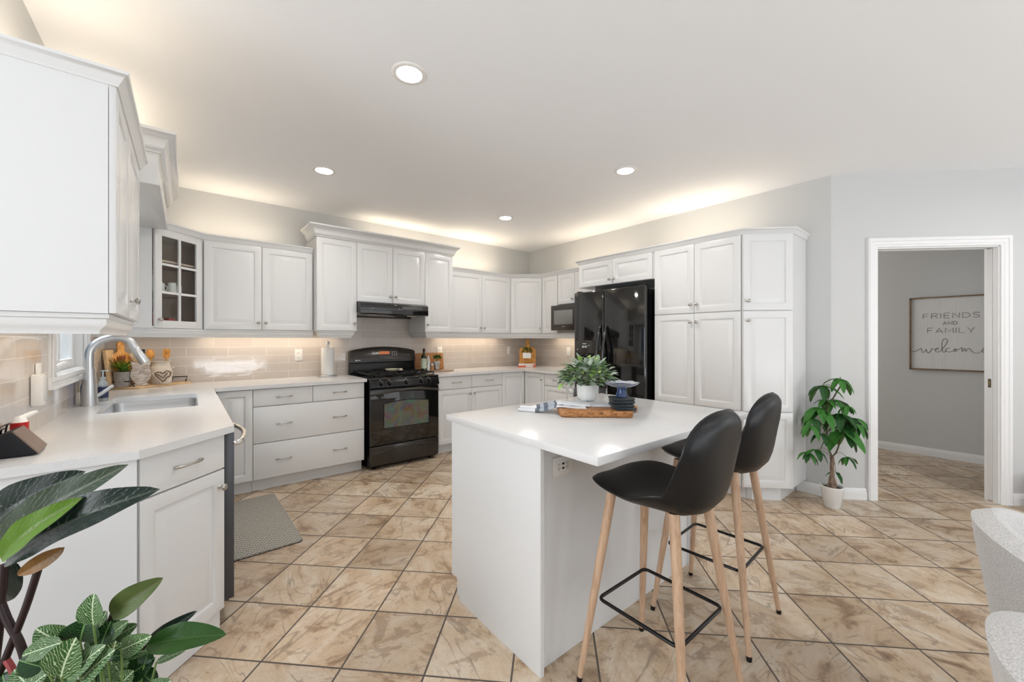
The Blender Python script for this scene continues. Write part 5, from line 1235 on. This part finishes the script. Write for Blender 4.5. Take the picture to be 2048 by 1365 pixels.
STEM = mat('burgundy_stem', (.018, .007, .008), .4); STEMG = mat('green_stem', (.14, .22, .06), .5)
POTC = mat('charcoal_pot', (.05, .05, .05), .6); POTT = mat('terracotta_pot', (.36, .15, .08), .8)
TOC = Vector((-.45, -.60, .65))
ROJO = [
  ('dark', (-0.425, 1.719, 0.773), (-0.213, 1.583, 0.939), 0.107),
  ('olive', (-0.372, 1.597, 0.765), (-0.115, 1.425, 0.977), 0.083),
  ('bright', (-0.324, 1.429, 0.802), (-0.185, 1.341, 0.935), 0.060),
  ('dark', (-0.326, 1.469, 0.783), (-0.049, 1.281, 0.939), 0.101),
  ('brown', (-0.222, 1.397, 0.809), (-0.309, 1.469, 0.742), 0.035),
  ('dark', (-0.334, 1.54, 0.758), (-0.378, 1.615, 0.627), 0.074),
  ('olivegreen', (-0.136, 1.314, 0.654), (-0.043, 1.276, 0.725), 0.058),
  ('dark', (-0.074, 1.289, 0.569), (0.021, 1.249, 0.632), 0.031),
  ('green', (-0.071, 1.26, 0.584), (0.075, 1.179, 0.588), 0.061),
]
STEMS = [
   [(-0.275, 1.466, 0.751), (-0.301, 1.488, 0.648), (-0.338, 1.518, 0.527), (-0.366, 1.541, 0.431)] ,
   [(-0.352, 1.53, 0.684), (-0.334, 1.514, 0.624), (-0.306, 1.491, 0.551), (-0.29, 1.478, 0.431)] ,
   [(-0.139, 1.354, 0.638), (-0.152, 1.365, 0.597), (-0.169, 1.379, 0.551), (-0.189, 1.396, 0.431)] ,
   [(-0.075, 1.302, 0.564), (-0.091, 1.315, 0.515), (-0.11, 1.331, 0.431), (-0.124, 1.342, 0.382)] ,
   [(-0.11, 1.331, 0.549), (-0.075, 1.302, 0.561)] ,
   [(-0.34, 1.52, 0.757), (-0.348, 1.526, 0.612), (-0.357, 1.533, 0.431)] ,
   [(-0.338, 1.518, 0.53), (-0.322, 1.504, 0.497), (-0.306, 1.491, 0.431)] ,
]
BIRK = [
  ((-0.211, 1.431, 0.514), (-0.252, 1.473, 0.536), 0.049, 0),
  ((-0.161, 1.407, 0.475), (-0.182, 1.406, 0.527), 0.047, 1),
  ((-0.117, 1.312, 0.507), (-0.137, 1.322, 0.552), 0.040, 0),
  ((-0.254, 1.448, 0.54), (-0.293, 1.496, 0.549), 0.043, 1),
  ((-0.17, 1.417, 0.569), (-0.153, 1.408, 0.624), 0.037, 0),
  ((-0.126, 1.369, 0.514), (-0.1, 1.356, 0.494), 0.037, 1),
  ((-0.28, 1.457, 0.505), (-0.295, 1.467, 0.551), 0.041, 0),
  ((-0.078, 1.294, 0.522), (-0.068, 1.307, 0.546), 0.029, 1),
  ((-0.214, 1.395, 0.469), (-0.237, 1.431, 0.491), 0.052, 0),
  ((-0.133, 1.331, 0.462), (-0.114, 1.324, 0.483), 0.048, 1),
  ((-0.321, 1.508, 0.466), (-0.348, 1.525, 0.489), 0.041, 0),
  ((-0.274, 1.516, 0.408), (-0.288, 1.503, 0.46), 0.055, 0),
  ((-0.164, 1.309, 0.648), (-0.163, 1.311, 0.719), 0.053, 0),
  ((-0.19, 1.344, 0.601), (-0.178, 1.34, 0.654), 0.069, 1),
  ((-0.214, 1.391, 0.579), (-0.27, 1.414, 0.629), 0.059, 0),
  ((-0.215, 1.327, 0.622), (-0.289, 1.406, 0.58), 0.038, 0),
  ((-0.212, 1.298, 0.561), (-0.184, 1.262, 0.656), 0.072, 0),
  ((-0.201, 1.289, 0.561), (-0.136, 1.234, 0.633), 0.044, 0),
  ((-0.177, 1.27, 0.556), (-0.12, 1.222, 0.622), 0.050, 0),
  ((-0.138, 1.329, 0.516), (-0.127, 1.302, 0.598), 0.066, 0),
  ((-0.18, 1.363, 0.561), (-0.162, 1.368, 0.575), 0.036, 0),
  ((-0.156, 1.333, 0.573), (-0.138, 1.33, 0.633), 0.047, 1),
  ((-0.138, 1.333, 0.597), (-0.103, 1.282, 0.644), 0.031, 0),
  ((-0.136, 1.341, 0.583), (-0.09, 1.307, 0.617), 0.033, 0),
  ((-0.115, 1.276, 0.587), (-0.06, 1.206, 0.633), 0.041, 0),
  ((-0.11, 1.33, 0.538), (-0.056, 1.285, 0.557), 0.022, 0),
  ((-0.055, 1.27, 0.531), (0.0, 1.244, 0.549), 0.015, 0),
  ((-0.105, 1.311, 0.5), (-0.058, 1.293, 0.529), 0.045, 1),
  ((-0.141, 1.307, 0.565), (-0.084, 1.276, 0.563), 0.019, 1),
  ((-0.28, 1.425, 0.491), (-0.316, 1.478, 0.517), 0.047, 0),
  ((-0.243, 1.441, 0.481), (-0.27, 1.442, 0.542), 0.053, 0),
  ((-0.248, 1.367, 0.558), (-0.289, 1.387, 0.582), 0.041, 1),
  ((-0.085, 1.32, 0.491), (-0.055, 1.292, 0.46), 0.036, 1),
  ((-0.126, 1.318, 0.475), (-0.095, 1.283, 0.524), 0.050, 0),
  ((-0.066, 1.257, 0.469), (-0.027, 1.219, 0.506), 0.042, 0),
  ((-0.288, 1.423, 0.486), (-0.246, 1.393, 0.529), 0.049, 0),
  ((-0.166, 1.347, 0.464), (-0.146, 1.351, 0.503), 0.052, 1),
  ((-0.324, 1.486, 0.451), (-0.344, 1.525, 0.49), 0.048, 1),
  ((-0.207, 1.409, 0.432), (-0.174, 1.407, 0.473), 0.053, 0),
  ((-0.101, 1.303, 0.451), (-0.12, 1.301, 0.514), 0.047, 0),
  ((-0.144, 1.357, 0.598), (-0.13, 1.37, 0.626), 0.029, 1),
]
MONEY = [
  ((3.933, 0.779, 0.996), 0.155),
  ((3.845, 0.87, 0.94), 0.163),
  ((3.877, 0.852, 0.829), 0.132),
  ((3.948, 0.816, 0.827), 0.171),
  ((3.848, 0.867, 0.744), 0.202),
  ((3.844, 0.898, 0.768), 0.194),
  ((3.886, 0.725, 0.797), 0.093),
  ((3.912, 0.772, 0.727), 0.194),
  ((4.045, 0.737, 0.689), 0.163),
  ((4.03, 0.704, 0.657), 0.155),
  ((4.084, 0.698, 0.678), 0.101),
  ((3.675, 0.911, 0.651), 0.132),
  ((3.748, 0.907, 0.688), 0.140),
  ((3.774, 0.851, 0.578), 0.117),
  ((3.932, 0.767, 0.593), 0.210),
  ((3.958, 0.751, 0.62), 0.194),
  ((3.704, 0.872, 0.464), 0.124),
  ((3.681, 0.922, 0.438), 0.109),
  ((3.925, 0.732, 0.397), 0.101),
  ((3.956, 0.806, 0.256), 0.039),
]

t = thing('large_leaf_houseplant', 'tall houseplant with big dark glossy leaves at the lower left corner', 'plant', (-.335, 1.52, 0))
off = Vector((.335, -1.52, 0))
m = MB(); m.lathe([(.105, 0), (.115, .01), (.135, .34), (.138, .36), (.128, .36), (.125, .33), (0, .33)], 36); m.build('pot', POTC, t)
m = MB(); m.lathe([(.1255, .331), (0, .338)], 24); m.build('soil', SOIL, t)
for i, (k, b_, tp, w_) in enumerate(ROJO):
    tow = {'bright': (-.35, -.75, .45), 'brown': (.3, -.6, .3)}.get(k, (.25, -.75, .62))
    o = leaf_obj('leaf', MATK[k], t, Vector(b_)+off, Vector(tp)+off, w_*1.05, tow, bow=.10 if k != 'brown' else .02, fold=.45, seed=i)
root = [Vector((0, 0, .33)), Vector((.03, -.02, .33)), Vector((.10, -.06, .34))]
for i, s in enumerate(STEMS[:6]):
    pts = [Vector(p)+off for p in s]; 
    if i != 4: pts.append(Vector((.02*(i % 3)-.02, .015*(i % 2), .335)))
    m = MB(); m.tube(smooth([tuple(p) for p in pts], 5), (.0075, .0085, .0042, .0035, .003, .0075)[i], 10); m.build('stem', STEM, t)
m = MB(); m.tube(smooth([tuple(Vector(p)+off) for p in STEMS[6]]+[(.0, .0, .335)], 4), .007, 8); m.build('new_shoot', mat('pink_shoot', (.30, .05, .05), .5), t)

BIRKM = leaf_mat('pinstriped_leaf', (.035, .11, .022), (.66, .76, .50), (.20, .32, .08), 9, .75, .75, .38, .15, mid=True)
BIRKD = leaf_mat('dark_pinstriped_leaf', (.012, .045, .014), (.20, .38, .12), (.10, .17, .05), 9, .35, .5, .22, .10, mid=True)
t = thing('striped_leaf_houseplant', 'bushy houseplant with white pinstriped green leaves at the lower left', 'plant', (-.115, 1.315, 0))
off = Vector((.115, -1.315, 0))
m = MB(); m.lathe([(.075, 0), (.080, .01), (.094, .31), (.099, .312), (.099, .335), (.089, .335), (.086, .31), (0, .31)], 36); m.build('pot', POTT, t)
m = MB(); m.lathe([(.0865, .311), (0, .318)], 24); m.build('soil', SOIL, t)
rnd = random.Random(6)
for i, (b_, tp, w_, k) in enumerate(BIRK):
    B0 = Vector(b_)+off; T0 = Vector(tp)+off
    o = leaf_obj('leaf', BIRKD if k else BIRKM, t, B0, T0, w_*1.12, (-.35+rnd.uniform(-.25, .25), -.75, .55+rnd.uniform(-.25, .25)), bow=.05, fold=.22, shape='ovate', seed=i)
    m = MB(); r0 = Vector((B0.x*.22, B0.y*.22, .315)); mid_ = (B0+r0)/2+Vector((B0.x*.1, B0.y*.1, .02)); m.tube(smooth([tuple(B0), tuple(mid_), tuple(r0)], 4), .0022, 6); m.build('stem', STEMG, t)

# money tree
t = thing('money_tree', 'potted money tree with a braided trunk on the floor beside the pantry', 'plant', (3.885, .815, 0))
off = Vector((3.885, .815, 0))
m = MB(); m.lathe([(.050, 0), (.054, .004), (.074, .150), (.077, .156), (.076, .165), (.068, .165), (.066, .145), (0, .145)], 36); m.build('pot', CERAM, t)
m = MB(); m.lathe([(.0665, .146), (0, .152)], 24); m.build('soil', SOIL, t)
BARKM = mat('grey_brown_bark', (.20, .13, .085), .8); g = NG(BARKM); g.col(g.ramp(g.noise(g.mapping(g.coord(), (1, 1, .3)), 60, 4, .6), [(.35, (.11, .07, .045)), (.65, (.30, .21, .15))])); g.bump(g.noise(g.coord(), 90, 3), .5, .004)
m = MB()
for k in range(3):
    pts = []; rr_ = []
    for i in range(20):
        z = .14+.26*i/19; a = k*2*PI/3+z*26; r_ = .030*max(.25, 1-(z-.14)/.17) if z < .26 else .0095; pts.append((r_*.62*math.cos(a), r_*.62*math.sin(a), z)); rr_.append(.020*max(.45, 1-(z-.14)/.22))
    m.tube(pts, rr_, 10)
m.build('braided_trunk', BARKM, t)
TW = mat('green_brown_branch', (.09, .085, .04), .7)
Rv = Vector((.7736, -.6337, 0))
tops = [(-.045, .62), (.055, .60)]
br = [[(0, 0, .39), tuple(Rv*-.030+Vector((0, 0, .46))), tuple(Rv*-.040+Vector((0, 0, .55))), tuple(Rv*-.035+Vector((0, 0, .75))), tuple(Rv*.0+Vector((0, 0, .83))), tuple(Rv*.085+Vector((0, 0, .97)))],
      [(0, 0, .39), tuple(Rv*.035+Vector((0, 0, .43))), tuple(Rv*.060+Vector((0, 0, .52))), tuple(Rv*.062+Vector((0, 0, .64))), tuple(Rv*.09+Vector((0, 0, .73)))]]
for b_ in br: m = MB(); m.tube(smooth(b_, 5), .0052, 8); m.build('branch', TW, t)
MLM = [leaf_mat('money_tree_leaf', (.05, .21, .03), (.09, .26, .05), (.09, .20, .05), 12, .30, .35, .42, .08), leaf_mat('dark_money_tree_leaf', (.016, .085, .015), (.05, .16, .03), (.07, .15, .04), 12, .30, .35, .38, .08)]
def poly_at(P, z): 
    best = min(P, key=lambda p: abs(p[2]-z)); return Vector(best)
BP_ = [smooth(b_, 5) for b_ in br]; rnd = random.Random(9)
for i, (c, s) in enumerate(MONEY):
    c = Vector(c)-off; c.z -= 0
    n_ = rnd.choice((5, 6, 5)) if s > .09 else 3; L = max(.10, min(.20, s*.95))
    P = min(BP_, key=lambda P: (poly_at(P, c.z)-c).length); a = poly_at(P, c.z-.06)
    if i == len(MONEY)-1: a = Vector((0, 0, .40))
    m = MB(); m.tube(smooth([tuple(a), tuple((a+c)/2+Vector((0, 0, .035))), tuple(c)], 4), .0017, 6); m.build('petiole', TW, t)
    ph = rnd.uniform(0, 6)
    for k in range(n_):
        ang = ph+2*PI*k/n_; dv = Vector((math.cos(ang), math.sin(ang), rnd.uniform(-1.5, -.45))).normalized(); l = L*rnd.uniform(.75, 1.08)
        leaf_obj('leaflet', rnd.choice(MLM), t, c, c+dv*l, l*.40, (math.cos(ang)*.6, math.sin(ang)*.6, .8), bow=.10, fold=.3, seed=k, droop=.12)

# faceted wooden vase at the right edge
m = MB(); m.lathe([(.055, 0), (.075, .045), (.050, .10), (.080, .15), (.055, .20), (.075, .235), (.045, .26), (0, .26)], 8); tob(m, wood('dark_carved_wood', (.06, .03, .018), (.12, .065, .04), (.17, .10, .06), 6), 'carved_wooden_vase', 'dark brown faceted wooden vase on the floor at the far right edge', 'vase', (4.99, -.245, 0), ang=10)
